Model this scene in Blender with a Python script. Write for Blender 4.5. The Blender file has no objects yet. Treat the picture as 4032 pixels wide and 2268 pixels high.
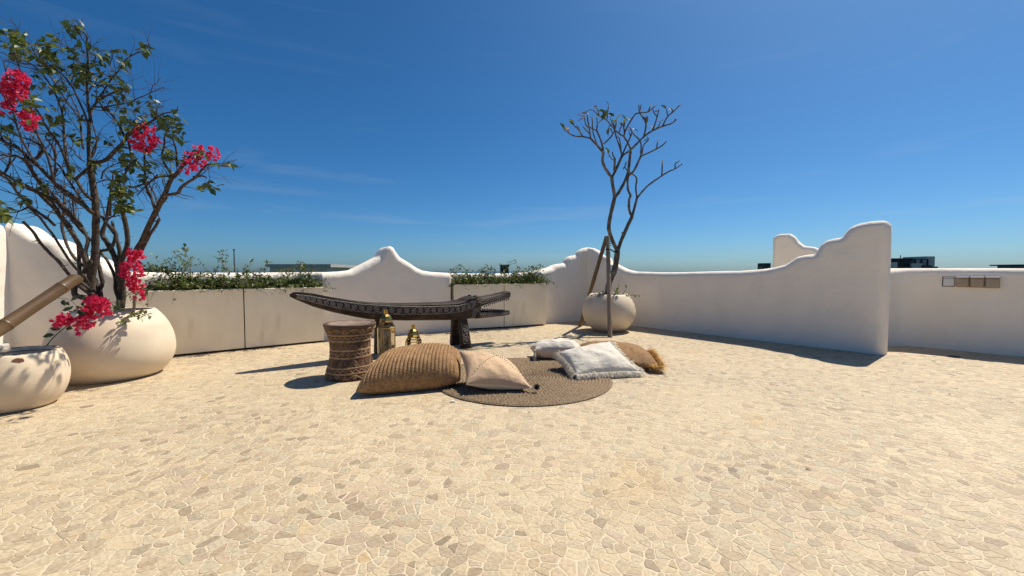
import bpy, math, random
import numpy as np
from mathutils import Vector, Matrix, noise as mnoise

random.seed(7)
rng = np.random.default_rng(7)
PI = math.pi
scn = bpy.context.scene
col = scn.collection

# ------------------------------------------------------------------ camera
FPX, EYE, HZ = 1600.0, 1.05, 1067.0          # focal length in photo pixels, eye height, horizon row
PITCH = math.atan((1134 - HZ) / FPX)
cam = bpy.data.cameras.new('camera')
cam.sensor_width = 36.0
cam.lens = 36.0 * FPX / 4032.0
cam.clip_start = 0.05
cam.clip_end = 60000
camo = bpy.data.objects.new('camera', cam)
col.objects.link(camo)
camo.location = (0, 0, EYE)
camo.rotation_euler = (PI / 2 - PITCH, 0, 0)
scn.camera = camo

# ------------------------------------------------------------------ sky and sun
SUN_AZ, SUN_EL = math.radians(51.5), math.radians(57)     # azimuth from +Y towards +X
sun_dir = Vector((math.sin(SUN_AZ) * math.cos(SUN_EL), math.cos(SUN_AZ) * math.cos(SUN_EL), math.sin(SUN_EL)))
world = bpy.data.worlds.new('World')
scn.world = world
world.use_nodes = True
wn, wl = world.node_tree.nodes, world.node_tree.links
wn.clear()
sky = wn.new('ShaderNodeTexSky')
sky.sky_type = 'NISHITA'
sky.sun_disc = False
sky.sun_elevation = SUN_EL
sky.sun_rotation = SUN_AZ
sky.altitude = 2500
sky.air_density = 1.0
sky.dust_density = 8.0
sky.ozone_density = 5.0
wtc = wn.new('ShaderNodeTexCoord')
wmap = wn.new('ShaderNodeMapping')
wmap.inputs['Rotation'].default_value = (0, math.radians(-1.5), math.radians(65))
wmap.inputs['Scale'].default_value = (1.0, 2.2, 13.0)
wnz = wn.new('ShaderNodeTexNoise')
wnz.inputs['Scale'].default_value = 1.7
wnz.inputs['Detail'].default_value = 7
wnz.inputs['Distortion'].default_value = 0.4
wrp = wn.new('ShaderNodeMapRange')
wrp.inputs['From Min'].default_value = 0.56
wrp.inputs['From Max'].default_value = 0.86
wrp.inputs['To Max'].default_value = 0.24
wmx = wn.new('ShaderNodeMix')
wmx.data_type = 'RGBA'
wmx.inputs[7].default_value = (6.2, 6.8, 7.4, 1)
bg = wn.new('ShaderNodeBackground')
bg.inputs['Strength'].default_value = 0.066
wo = wn.new('ShaderNodeOutputWorld')
wl.new(wtc.outputs['Generated'], wmap.inputs['Vector'])
wl.new(wmap.outputs[0], wnz.inputs['Vector'])
wl.new(wnz.outputs['Fac'], wrp.inputs['Value'])
wsep = wn.new('ShaderNodeSeparateXYZ')
wlow = wn.new('ShaderNodeMapRange')
wlow.inputs['From Min'].default_value = 0.55
wlow.inputs['From Max'].default_value = 0.10
wmul = wn.new('ShaderNodeMath'); wmul.operation = 'MULTIPLY'
wl.new(wtc.outputs['Generated'], wsep.inputs[0])
wl.new(wsep.outputs['Z'], wlow.inputs['Value'])
wl.new(wrp.outputs[0], wmul.inputs[0]); wl.new(wlow.outputs[0], wmul.inputs[1])
wl.new(wmul.outputs[0], wmx.inputs[0])
whs = wn.new('ShaderNodeHueSaturation')
whs.inputs['Saturation'].default_value = 1.14
wtint = wn.new('ShaderNodeMix'); wtint.data_type = 'RGBA'; wtint.blend_type = 'MULTIPLY'
wtint.inputs[0].default_value = 1.0
wtint.inputs[7].default_value = (0.75, 1.02, 1.16, 1)
wl.new(sky.outputs[0], wtint.inputs[6])
wl.new(wtint.outputs[2], whs.inputs['Color'])
wl.new(whs.outputs[0], wmx.inputs[6])
wl.new(wmx.outputs[2], bg.inputs['Color'])
wl.new(bg.outputs[0], wo.inputs['Surface'])

sun = bpy.data.lights.new('sun', 'SUN')
sun.energy = 4.6
sun.angle = math.radians(0.53)
sun.color = (1.0, 0.92, 0.785)
suno = bpy.data.objects.new('sun', sun)
col.objects.link(suno)
suno.rotation_euler = (-sun_dir).to_track_quat('-Z', 'Y').to_euler()
suno.location = (5, 5, 12)

scn.view_settings.view_transform = 'Standard'
scn.view_settings.look = 'None'
scn.view_settings.gamma = 1
scn.view_settings.exposure = 0.42

# ------------------------------------------------------------------ helpers
def lin(c):
    c = c / 255.0
    return c / 12.92 if c <= 0.04045 else ((c + 0.055) / 1.055) ** 2.4
def S(r, g, b):
    return (lin(r), lin(g), lin(b), 1.0)
def L(r, g, b):
    return (r, g, b, 1.0)
def ray(u, v):
    x = (u - 2016) / FPX; y = -(v - 1134) / FPX
    return (x, math.cos(PITCH) + y * math.sin(PITCH), -math.sin(PITCH) + y * math.cos(PITCH))
def at(u, v, Y):                                # the point at depth Y seen at a photo position
    d = ray(u, v); t = Y / d[1]
    return Vector((d[0] * t, Y, EYE + d[2] * t))
def gnd(u, v, z=0.0):
    d = ray(u, v); t = (z - EYE) / d[2]
    return Vector((d[0] * t, d[1] * t, z))

def tag(o, label=None, cat=None, group=None, kind=None):
    if label: o['label'] = label
    if cat: o['category'] = cat
    if group: o['group'] = group
    if kind: o['kind'] = kind
    return o
def empty(name, loc=(0, 0, 0), rz=0.0):
    o = bpy.data.objects.new(name, None)
    o.empty_display_size = 0.1
    o.location = loc
    o.rotation_euler = (0, 0, rz)
    col.objects.link(o)
    return o

class MB:
    def __init__(s):
        s.v = []; s.f = []; s.c = []; s.m = []
    def add(s, verts, faces, color=None, mi=0):
        o = len(s.v)
        s.v.extend([tuple(p) for p in verts])
        for f in faces:
            s.f.append(tuple(i + o for i in f))
            s.c.append(color); s.m.append(mi)
        return s
    def box(s, c, d, R=None, bev=0.0, mi=0):
        hx, hy, hz = d[0] / 2, d[1] / 2, d[2] / 2
        if bev <= 0:
            P = [Vector((x * hx, y * hy, z * hz)) for z in (-1, 1) for y in (-1, 1) for x in (-1, 1)]
            F = [(0, 2, 3, 1), (4, 5, 7, 6), (0, 1, 5, 4), (2, 6, 7, 3), (0, 4, 6, 2), (1, 3, 7, 5)]
        else:
            P = []; idx = {}
            b = min(bev, hx * .9, hy * .9, hz * .9)
            for sx in (-1, 1):
                for sy in (-1, 1):
                    for sz in (-1, 1):
                        for ax in range(3):
                            q = [sx * (hx - b), sy * (hy - b), sz * (hz - b)]
                            q[ax] += (sx, sy, sz)[ax] * b
                            idx[(sx, sy, sz, ax)] = len(P); P.append(Vector(q))
            F = []
            def key(ax, sg, a1, s1, a2, s2):
                t = [0, 0, 0]; t[ax] = sg; t[a1] = s1; t[a2] = s2
                return (t[0], t[1], t[2])
            for ax in range(3):
                a1, a2 = (ax + 1) % 3, (ax + 2) % 3
                for sg in (-1, 1):
                    r = [idx[key(ax, sg, a1, p, a2, q) + (ax,)] for p, q in ((-1, -1), (1, -1), (1, 1), (-1, 1))]
                    F.append(tuple(r if sg > 0 else r[::-1]))
                for s1 in (-1, 1):
                    for s2 in (-1, 1):      # edge along ax between faces a1, a2
                        A = [idx[key(ax, e, a1, s1, a2, s2) + (a1,)] for e in (-1, 1)]
                        B = [idx[key(ax, e, a1, s1, a2, s2) + (a2,)] for e in (-1, 1)]
                        q = (A[0], A[1], B[1], B[0])
                        F.append(q if s1 * s2 < 0 else q[::-1])
            for sx in (-1, 1):
                for sy in (-1, 1):
                    for sz in (-1, 1):
                        t = tuple(idx[(sx, sy, sz, a)] for a in range(3))
                        F.append(t if sx * sy * sz > 0 else t[::-1])
        c = Vector(c)
        P = [(R @ p if R is not None else p) + c for p in P]
        return s.add(P, F, mi=mi)
    def tube(s, pts, rad, n=6, cap=True, color=None, mi=0):
        pts = [Vector(p) for p in pts]
        if len(pts) < 2: return s
        if not hasattr(rad, '__len__'): rad = [rad] * len(pts)
        V = []; F = []
        t0 = (pts[1] - pts[0]).normalized()
        a = Vector((0, 0, 1)) if abs(t0.z) < .9 else Vector((1, 0, 0))
        nrm = t0.cross(a).normalized()
        for i, p in enumerate(pts):
            t = (pts[min(i + 1, len(pts) - 1)] - pts[max(i - 1, 0)])
            if t.length < 1e-9: t = t0
            t = t.normalized()
            nrm = (nrm - t * nrm.dot(t))
            if nrm.length < 1e-6: nrm = t.orthogonal()
            nrm.normalize()
            bi = t.cross(nrm)
            for k in range(n):
                w = 2 * PI * k / n
                V.append(p + (nrm * math.cos(w) + bi * math.sin(w)) * rad[i])
        for i in range(len(pts) - 1):
            for k in range(n):
                k2 = (k + 1) % n
                F.append((i * n + k, i * n + k2, (i + 1) * n + k2, (i + 1) * n + k))
        if cap:
            F.append(tuple(range(n))[::-1])
            F.append(tuple((len(pts) - 1) * n + k for k in range(n)))
        return s.add(V, F, color=color, mi=mi)
    def lathe(s, prof, n=48, c=(0, 0, 0), mi=0, closed=False):
        V = []; F = []
        for r, z in prof:
            for k in range(n):
                w = 2 * PI * k / n
                V.append((c[0] + r * math.cos(w), c[1] + r * math.sin(w), c[2] + z))
        for i in range(len(prof) - 1):
            for k in range(n):
                k2 = (k + 1) % n
                F.append((i * n + k, i * n + k2, (i + 1) * n + k2, (i + 1) * n + k))
        return s.add(V, F, mi=mi)
    def build(s, name, mats, parent=None, smooth=False, auto=None):
        me = bpy.data.meshes.new(name)
        me.from_pydata(s.v, [], s.f)
        if not isinstance(mats, (list, tuple)): mats = [mats]
        for m in mats: me.materials.append(m)
        if len(mats) > 1: me.polygons.foreach_set('material_index', s.m)
        if any(c is not None for c in s.c):
            ca = me.color_attributes.new('Col', 'FLOAT_COLOR', 'CORNER')
            buf = np.ones((len(me.loops), 4), np.float32)
            k = 0
            for f, c in zip(s.f, s.c):
                if c is not None: buf[k:k + len(f), :3] = c[:3]
                k += len(f)
            ca.data.foreach_set('color', buf.ravel())
        if smooth: me.polygons.foreach_set('use_smooth', [True] * len(me.polygons))
        me.update()
        o = bpy.data.objects.new(name, me)
        col.objects.link(o)
        if parent is not None: o.parent = parent
        if auto is not None:
            me.set_sharp_from_angle(angle=math.radians(auto))
        return o

def catmull(P, per=6):
    P = [Vector(p) for p in P]
    if len(P) < 3: return P
    out = []
    for i in range(len(P) - 1):
        p0 = P[i - 1] if i else P[0] * 2 - P[1]
        p1, p2 = P[i], P[i + 1]
        p3 = P[i + 2] if i + 2 < len(P) else P[-1] * 2 - P[-2]
        for k in range(per):
            t = k / per
            out.append(.5 * ((2 * p1) + (-p0 + p2) * t + (2 * p0 - 5 * p1 + 4 * p2 - p3) * t * t + (-p0 + 3 * p1 - 3 * p2 + p3) * t ** 3))
    out.append(P[-1])
    return out

# ------------------------------------------------------------------ materials
def mat(name, c1, c2=None, scale=6.0, rough=.8, bump=0.0, bscale=60.0, bdist=.01, metal=0.0, attr=False, detail=6.0,
        stretch=(1, 1, 1), lo=.35, hi=.65, c3=None, scale3=1.5, lo3=.5, hi3=.7, amt3=.6, transl=0.0, spec=.5, stretch3=(1, 1, 1), coord='Object', bump2=0.0, b2scale=4.0, b2dist=.02):
    m = bpy.data.materials.new(name)
    m.use_nodes = True
    N, K = m.node_tree.nodes, m.node_tree.links
    p = N['Principled BSDF']
    p.inputs['Roughness'].default_value = rough
    p.inputs['Metallic'].default_value = metal
    p.inputs['Specular IOR Level'].default_value = spec
    tc = N.new('ShaderNodeTexCoord')
    def nz(sc, st, det=detail):
        mp = N.new('ShaderNodeMapping'); mp.inputs['Scale'].default_value = st
        K.new(tc.outputs[coord], mp.inputs['Vector'])
        n = N.new('ShaderNodeTexNoise'); n.inputs['Scale'].default_value = sc; n.inputs['Detail'].default_value = det
        K.new(mp.outputs[0], n.inputs['Vector'])
        return n
    def rng_(src, a, b, t=1.0):
        r = N.new('ShaderNodeMapRange'); r.inputs['From Min'].default_value = a; r.inputs['From Max'].default_value = b
        r.inputs['To Max'].default_value = t
        K.new(src, r.inputs['Value']); return r.outputs[0]
    def mix(f, a, b, bt='MIX'):
        x = N.new('ShaderNodeMix'); x.data_type = 'RGBA'; x.blend_type = bt
        if isinstance(f, float): x.inputs[0].default_value = f
        else: K.new(f, x.inputs[0])
        for i, q in ((6, a), (7, b)):
            if isinstance(q, tuple): x.inputs[i].default_value = q
            else: K.new(q, x.inputs[i])
        return x.outputs[2]
    c = c1
    if c2 is not None:
        c = mix(rng_(nz(scale, stretch).outputs['Fac'], lo, hi), c1, c2)
    if c3 is not None:
        c = mix(rng_(nz(scale3, stretch3).outputs['Fac'], lo3, hi3, amt3), c, c3)
    if attr:
        a = N.new('ShaderNodeAttribute'); a.attribute_name = 'Col'
        c = mix(1.0, c, a.outputs['Color'], 'MULTIPLY')
    if isinstance(c, tuple): p.inputs['Base Color'].default_value = c
    else: K.new(c, p.inputs['Base Color'])
    last = None
    if bump2 > 0:
        b = N.new('ShaderNodeBump'); b.inputs['Strength'].default_value = bump2; b.inputs['Distance'].default_value = b2dist
        K.new(nz(b2scale, stretch, 3).outputs['Fac'], b.inputs['Height']); last = b
    if bump > 0:
        b = N.new('ShaderNodeBump'); b.inputs['Strength'].default_value = bump; b.inputs['Distance'].default_value = bdist
        K.new(nz(bscale, stretch).outputs['Fac'], b.inputs['Height'])
        if last: K.new(last.outputs[0], b.inputs['Normal'])
        last = b
    if last: K.new(last.outputs[0], p.inputs['Normal'])
    if transl > 0:
        t = N.new('ShaderNodeBsdfTranslucent')
        if isinstance(c, tuple): t.inputs['Color'].default_value = c
        else: K.new(c, t.inputs['Color'])
        ms = N.new('ShaderNodeMixShader'); ms.inputs[0].default_value = transl
        K.new(p.outputs[0], ms.inputs[1]); K.new(t.outputs[0], ms.inputs[2])
        K.new(ms.outputs[0], N['Material Output'].inputs['Surface'])
    return m

M = {}
M['plaster'] = mat('plaster', L(.89, .805, .695), L(.85, .765, .655), 3.0, .9, bump=.35, bscale=55, bdist=.005, bump2=.8, b2scale=4.2, b2dist=.028,
                   c3=L(.68, .61, .51), scale3=2.0, lo3=.56, hi3=.85, amt3=.45, stretch3=(1.6, 1.6, .6))
M['grout'] = mat('grout', L(.62, .51, .36), L(.55, .445, .305), 9, .9, bump=.3, bscale=200, bdist=.002)
M['stone'] = mat('stone', L(1.05, 1.05, 1.05), L(.80, .77, .74), 70, .7, attr=True, bump=.25, bscale=120, bdist=.002, lo=.4, hi=.62,
                 c3=L(1.05, .98, .86), scale3=9, lo3=.5, hi3=.72, amt3=.55)
M['cement'] = mat('cement', L(.90, .81, .63), L(.85, .755, .58), 5, .8, bump=.15, bscale=90, bdist=.003, stretch=(1, 1, .6),
                  c3=L(.46, .35, .22), scale3=3.2, lo3=.56, hi3=.85, amt3=.45, stretch3=(2.6, 2.6, .5))
M['pot'] = mat('pot', L(.72, .60, .445), L(.66, .545, .40), 4, .62, bump=.12, bscale=120, bdist=.002, c3=L(.48, .36, .23), scale3=2.4, lo3=.52, hi3=.82, amt3=.55, stretch3=(1, 1, 2.2))
M['oldpot'] = mat('oldpot', L(.72, .59, .43), L(.60, .485, .345), 4, .75, bump=.25, bscale=60, bdist=.004, c3=L(.30, .24, .18), scale3=3.4, lo3=.56, hi3=.85, amt3=.6, stretch3=(1, 1, 2.5))
M['potdark'] = mat('potdark', L(.10, .08, .065), L(.30, .26, .21), 14, .9, bump=.5, bscale=40)
M['rust'] = mat('rust', L(.13, .05, .025), rough=.9)
M['soil'] = mat('soil', L(.05, .035, .025), L(.09, .065, .045), 30, .95, bump=.8, bscale=60, bdist=.02)
M['black'] = mat('black', L(.012, .012, .013), rough=.6)
M['bark'] = mat('bark', L(.042, .029, .020), L(.10, .075, .056), 22, .9, bump=.7, bscale=60, bdist=.01, lo=.42, hi=.7, c3=L(.30, .27, .22), scale3=30, lo3=.62, hi3=.7, amt3=.6)
M['twig'] = mat('twig', L(.035, .025, .02), L(.075, .056, .045), 25, .9)
M['frangibark'] = mat('frangibark', L(.07, .057, .044), L(.20, .175, .14), 14, .85, bump=.5, bscale=50, bdist=.006, lo=.4, hi=.68)
M['leafdark'] = mat('leafdark', L(.028, .058, .016), L(.058, .10, .026), 12, .45, transl=.22)
M['leafyellow'] = mat('leafyellow', L(.10, .15, .022), L(.17, .20, .035), 12, .5, transl=.35)
M['leafshrub'] = mat('leafshrub', L(.05, .085, .018), L(.11, .155, .035), 8, .5, transl=.25)
M['leafshrub2'] = mat('leafshrub2', L(.12, .16, .03), L(.18, .20, .06), 8, .5, transl=.3)
M['leafdry'] = mat('leafdry', L(.12, .06, .03), L(.2, .13, .05), 10, .7, transl=.15)
M['bract'] = mat('bract', L(.58, .008, .060), L(.90, .06, .19), 26, .6, transl=.35)
M['stem'] = mat('stem', L(.07, .06, .025), L(.12, .10, .04), 20, .8)
M['bamboo'] = mat('bamboo', L(.11, .060, .024), L(.19, .112, .048), 7, .45, stretch=(1, 1, .15), bump=.15, bscale=50, c3=L(.10, .06, .03), scale3=6, lo3=.6, hi3=.8, amt3=.7)
M['bamboogrey'] = mat('bamboogrey', L(.22, .155, .10), L(.32, .25, .175), 9, .6, stretch=(1, 1, .12), bump=.2, bscale=60, c3=L(.16, .11, .07), scale3=7, lo3=.58, hi3=.8, amt3=.6)
M['croc'] = mat('croc', L(.022, .014, .010), L(.072, .049, .036), 9, .6, spec=.15, stretch=(.6, 3, 4), bump=.5, bscale=26, bdist=.01, lo=.38, hi=.7, c3=L(.30, .25, .215), scale3=16, lo3=.58, hi3=.80, amt3=.6, stretch3=(.35, 3, 5))
M['croclight'] = mat('croclight', L(.31, .27, .24), L(.16, .135, .112), 40, .7, lo=.4, hi=.75)
M['crocdark'] = mat('crocdark', L(.016, .012, .010), L(.03, .022, .018), 20, .6)
M['stoolwood'] = mat('stoolwood', L(.045, .020, .010), L(.115, .056, .025), 9, .6, bump=.4, bscale=40, bdist=.006, stretch=(1, 1, .5), c3=L(.05, .02, .012), scale3=3, lo3=.5, hi3=.72, amt3=.7)
M['stoollight'] = mat('stoollight', L(.42, .26, .14), L(.27, .15, .07), 25, .65)
M['stooltop'] = mat('stooltop', L(.28, .20, .14), L(.16, .105, .07), 10, .6, c3=L(.42, .34, .27), scale3=7, lo3=.5, hi3=.7, amt3=.7)
M['brass'] = mat('brass', L(.60, .40, .12), L(.42, .26, .07), 20, .28, metal=1.0, bump=.2, bscale=90, bdist=.003)
M['jute'] = mat('jute', L(.35, .20, .088), L(.17, .088, .034), 60, .9, lo=.35, hi=.7, bump=.7, bscale=150, bdist=.006, c3=L(.44, .275, .135), scale3=14, lo3=.5, hi3=.75, amt3=.6)
M['peach'] = mat('peach', L(.60, .415, .262), L(.50, .335, .205), 120, .95, lo=.35, hi=.65, stretch=(1, .18, 1), bump=.5, bscale=160, bdist=.003, c3=L(.56, .38, .245), scale3=5, bump2=.5, b2scale=10, b2dist=.012)
M['linen'] = mat('linen', L(.68, .62, .535), L(.53, .485, .415), 130, .95, stretch=(.5, 1, 1), bump=.6, bscale=190, bdist=.004, bump2=.6, b2scale=42, b2dist=.010)
M['linenback'] = mat('linenback', L(.68, .59, .46), L(.62, .54, .43), 60, .95, bump=.3, bscale=90, bdist=.004)
M['fringe'] = mat('fringe', L(.80, .74, .63), L(.66, .58, .46), 30, .95)
M['raffia'] = mat('raffia', L(.74, .47, .15), L(.52, .30, .08), 30, .8, transl=.15)
M['rug'] = mat('rug', L(.27, .19, .115), L(.11, .072, .04), 75, .95, lo=.4, hi=.66, bump=.8, bscale=140, bdist=.006, c3=L(.42, .33, .22), scale3=90, lo3=.58, hi3=.72, amt3=.5)
M['stitch'] = mat('stitch', L(.02, .018, .02), rough=.9)
M['plastic'] = mat('plastic', L(.68, .66, .65), rough=.35)
M['bronzeplastic'] = mat('bronzeplastic', L(.42, .31, .21), L(.36, .26, .175), 8, .22, spec=.7)
M['gap'] = mat('gap', L(.05, .04, .035), rough=.8)
M['farwall'] = mat('farwall', L(.52, .49, .45), L(.46, .43, .40), 2, .9)
M['farroof'] = mat('farroof', L(.40, .39, .37), L(.34, .33, .31), 2, .9)
M['fardark'] = mat('fardark', L(.018, .022, .028), L(.03, .036, .042), 2, .7)
M['farglass'] = mat('farglass', L(.03, .045, .06), rough=.2)
M['farpale'] = mat('farpale', L(.5, .49, .47), rough=.9)
M['sea'] = mat('sea', L(.02, .05, .075), rough=.25)
M['land'] = mat('land', L(.045, .07, .03), L(.07, .085, .045), .02, .95)
M['leaffar'] = mat('leaffar', L(.03, .05, .02), rough=.9)

def glass_mat():
    m = bpy.data.materials.new('lantern_glass'); m.use_nodes = True
    N, K = m.node_tree.nodes, m.node_tree.links
    N.remove(N['Principled BSDF'])
    g = N.new('ShaderNodeBsdfGlossy'); g.inputs['Roughness'].default_value = .02; g.inputs['Color'].default_value = (.9, .9, .85, 1)
    t = N.new('ShaderNodeBsdfTransparent'); t.inputs['Color'].default_value = (.95, .94, .90, 1)
    fr = N.new('ShaderNodeFresnel'); fr.inputs['IOR'].default_value = 1.5
    x = N.new('ShaderNodeMixShader')
    K.new(fr.outputs[0], x.inputs[0]); K.new(t.outputs[0], x.inputs[1]); K.new(g.outputs[0], x.inputs[2])
    K.new(x.outputs[0], N['Material Output'].inputs['Surface'])
    return m
M['glass'] = glass_mat()
M['outlet'] = mat('outlet', L(.45, .43, .40), rough=.5)

# ================================================================== SETTING
# ---- far ground and sea (the terrace is a roof, about 11 m above the street)
def disc(name, z, r0, r1, m, n=96):
    b = MB(); b.lathe([(r0, z), (r1, z)], n); return tag(b.build(name, m), kind='structure')
b = MB(); b.add([(math.cos(i * PI / 48) * 900, math.sin(i * PI / 48) * 900, -11) for i in range(96)], [tuple(range(96))])
tag(b.build('ground', M['land']), kind='structure')
disc('sea', -11.5, 850, 40000, M['sea'])

# ---- terrace floor: grout bed and crazy-paving stones
BW0, BWD = Vector((-2.735, 6.098)), Vector((.864, .503)).normalized()
BWN = Vector((BWD.y, -BWD.x))                    # towards the terrace
RW0, RWD = Vector((2.847, 7.148)), Vector((.640, -.768)).normalized()
RWN = Vector((RWD.y, -RWD.x))
CORNER = Vector((1.592, 8.628))
b = MB(); b.box((0, 3.2, -.1518), (15.0, 14.0, .30))
floor = b.build('floor', M['grout'])
tag(floor, kind='structure')

def build_stones():
    sp = .0405
    pts = []
    y = .75; row = 0
    while y < 9.0:
        xm = 1.34 * y + .75
        x = -xm + (sp / 2 if row % 2 else 0)
        while x < xm:
            p = (x + random.uniform(-.48, .48) * sp, y + random.uniform(-.48, .48) * sp)
            q = Vector(p)
            if (q - BW0).dot(BWN) > -.02 and q.x > -5.6 and ((q - RW0).dot(RWN) > -.02 or ((q - Vector((5.52, 5.70))).dot(RWN) > -.02 and q.x > 4.6)):
                if random.random() > .42: pts.append(p)
            x += sp
        y += sp * .866; row += 1
    P = np.array(pts)
    cs = .11
    grid = {}
    for i, (x, y) in enumerate(pts): grid.setdefault((int(x // cs), int(y // cs)), []).append(i)
    stones = []
    for i, (x0, y0) in enumerate(pts):
        gx, gy = int(x0 // cs), int(y0 // cs)
        nb = []
        for a in (-1, 0, 1):
            for c in (-1, 0, 1):
                nb += grid.get((gx + a, gy + c), [])
        nb = sorted(((pts[j][0] - x0) ** 2 + (pts[j][1] - y0) ** 2, j) for j in nb if j != i)
        gap = random.choice((.0005, .0008, .0012, .0018, .0026, .004)) * .9
        poly = [(-.07, -.07), (.07, -.07), (.07, .07), (-.07, .07)]
        mr = .1
        for d2, j in nb:
            d = math.sqrt(d2)
            if d / 2 - gap > mr: break
            nx, ny = (pts[j][0] - x0) / d, (pts[j][1] - y0) / d
            lim = d / 2 - gap
            new = []
            k = len(poly)
            for a in range(k):
                p, q = poly[a], poly[(a + 1) % k]
                sp_, sq = p[0] * nx + p[1] * ny - lim, q[0] * nx + q[1] * ny - lim
                if sp_ <= 0: new.append(p)
                if sp_ * sq < 0:
                    t = sp_ / (sp_ - sq)
                    new.append((p[0] + (q[0] - p[0]) * t, p[1] + (q[1] - p[1]) * t))
            poly = new
            if len(poly) < 3: break
            mr = max(math.hypot(*p) for p in poly)
        if len(poly) < 3: continue
        # uneven edges: knock corners off, nudge the middle of long edges
        out = []
        k = len(poly)
        for a in range(k):
            p, q = poly[a], poly[(a + 1) % k]
            e = math.hypot(q[0] - p[0], q[1] - p[1])
            if e < .006: 
                out.append(((p[0] + q[0]) / 2, (p[1] + q[1]) / 2)); continue
            s1 = random.uniform(.08, .2); s2 = random.uniform(.8, .92)
            out.append((p[0] + (q[0] - p[0]) * s1, p[1] + (q[1] - p[1]) * s1))
            if e > .03:
                w = random.uniform(-.0028, .0014)
                out.append(((p[0] + q[0]) / 2 + (q[1] - p[1]) / e * w, (p[1] + q[1]) / 2 - (q[0] - p[0]) / e * w))
            out.append((p[0] + (q[0] - p[0]) * s2, p[1] + (q[1] - p[1]) * s2))
        if len(out) < 4: continue
        stones.append((x0, y0, out))
    return stones

GROUT = np.array((.60, .49, .345))
PAL = [np.array(c) for c in ((.50, .40, .285), (.46, .365, .26), (.42, .34, .25), (.54, .45, .33), (.38, .30, .22), (.47, .42, .32), (.52, .40, .31), (.44, .345, .27), (.56, .48, .37))]
def stone_colour(x, y):
    c = PAL[random.randrange(len(PAL))] * .72 + np.array((.47, .38, .275)) * .28
    r = random.random()
    if r < .003: c = np.array((.50, .37, .22))
    elif r < .06: c = c * np.array((.66, .63, .62))
    elif r < .20: c = c * np.array((.84, .81, .80))
    patch = mnoise.noise(Vector((x * .9, y * .9, 3.1)))
    smear = np.clip(.40 + .65 * patch + random.gauss(0, .25), 0, .90)     # grout haze left on the stone
    c = c * (1 - smear) + GROUT * smear
    tint = 1 + .09 * mnoise.noise(Vector((x * .5, y * .5, 9.0)))
    stain = max(0, mnoise.noise(Vector((x * 2.3 + 7, y * 2.3, 1.7))) - .42) * 1.1
    c = c * (1 - min(stain, .7) * np.array((.10, .26, .52)))
    return c * np.array((.92, .91, .835)) * tint * random.uniform(.95, 1.05)
def stone_geo(x, y, out, ch=.0025, h=.009):
    k = len(out)
    top = random.uniform(-.0008, 0.0)
    V = []; 
    for px, py in out:
        V.append((px, py, -h))
    for px, py in out:
        V.append((px, py, top - .0008))
    for px, py in out:
        l = math.hypot(px, py) or 1
        V.append((px * (1 - ch / l), py * (1 - ch / l), top))
    F = []
    for r in (0, 1):
        for a in range(k):
            a2 = (a + 1) % k
            F.append((r * k + a, r * k + a2, (r + 1) * k + a2, (r + 1) * k + a))
    F.append(tuple(2 * k + a for a in range(k)))
    return V, F
stones = build_stones()
vis = []
for s_ in stones:
    x, y, o_ = s_
    u = 2016 + FPX * x / y; v = HZ + FPX * EYE / y
    inframe = 10 < u < 4022 and v < 2255
    area = max(p[0] for p in o_) - min(p[0] for p in o_)
    vis.append((0 if inframe else 1, y / (area + .03)))
order = sorted(range(len(stones)), key=lambda i: vis[i])
first = set(order[:300])
far = MB()
for i, (x, y, o_) in enumerate(stones):
    V, F = stone_geo(x, y, o_)
    c = stone_colour(x, y)
    if i in first:
        b = MB(); b.add(V, F, color=tuple(c))
        so = b.build('paving_stone', M['stone'], floor)
        so.location = (x, y, 0)
    else:
        far.add([(p[0] + x, p[1] + y, p[2]) for p in V], F, color=tuple(c))
po = far.build('paving_stones', M['stone'], floor)
tag(po, kind='stuff')

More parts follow.
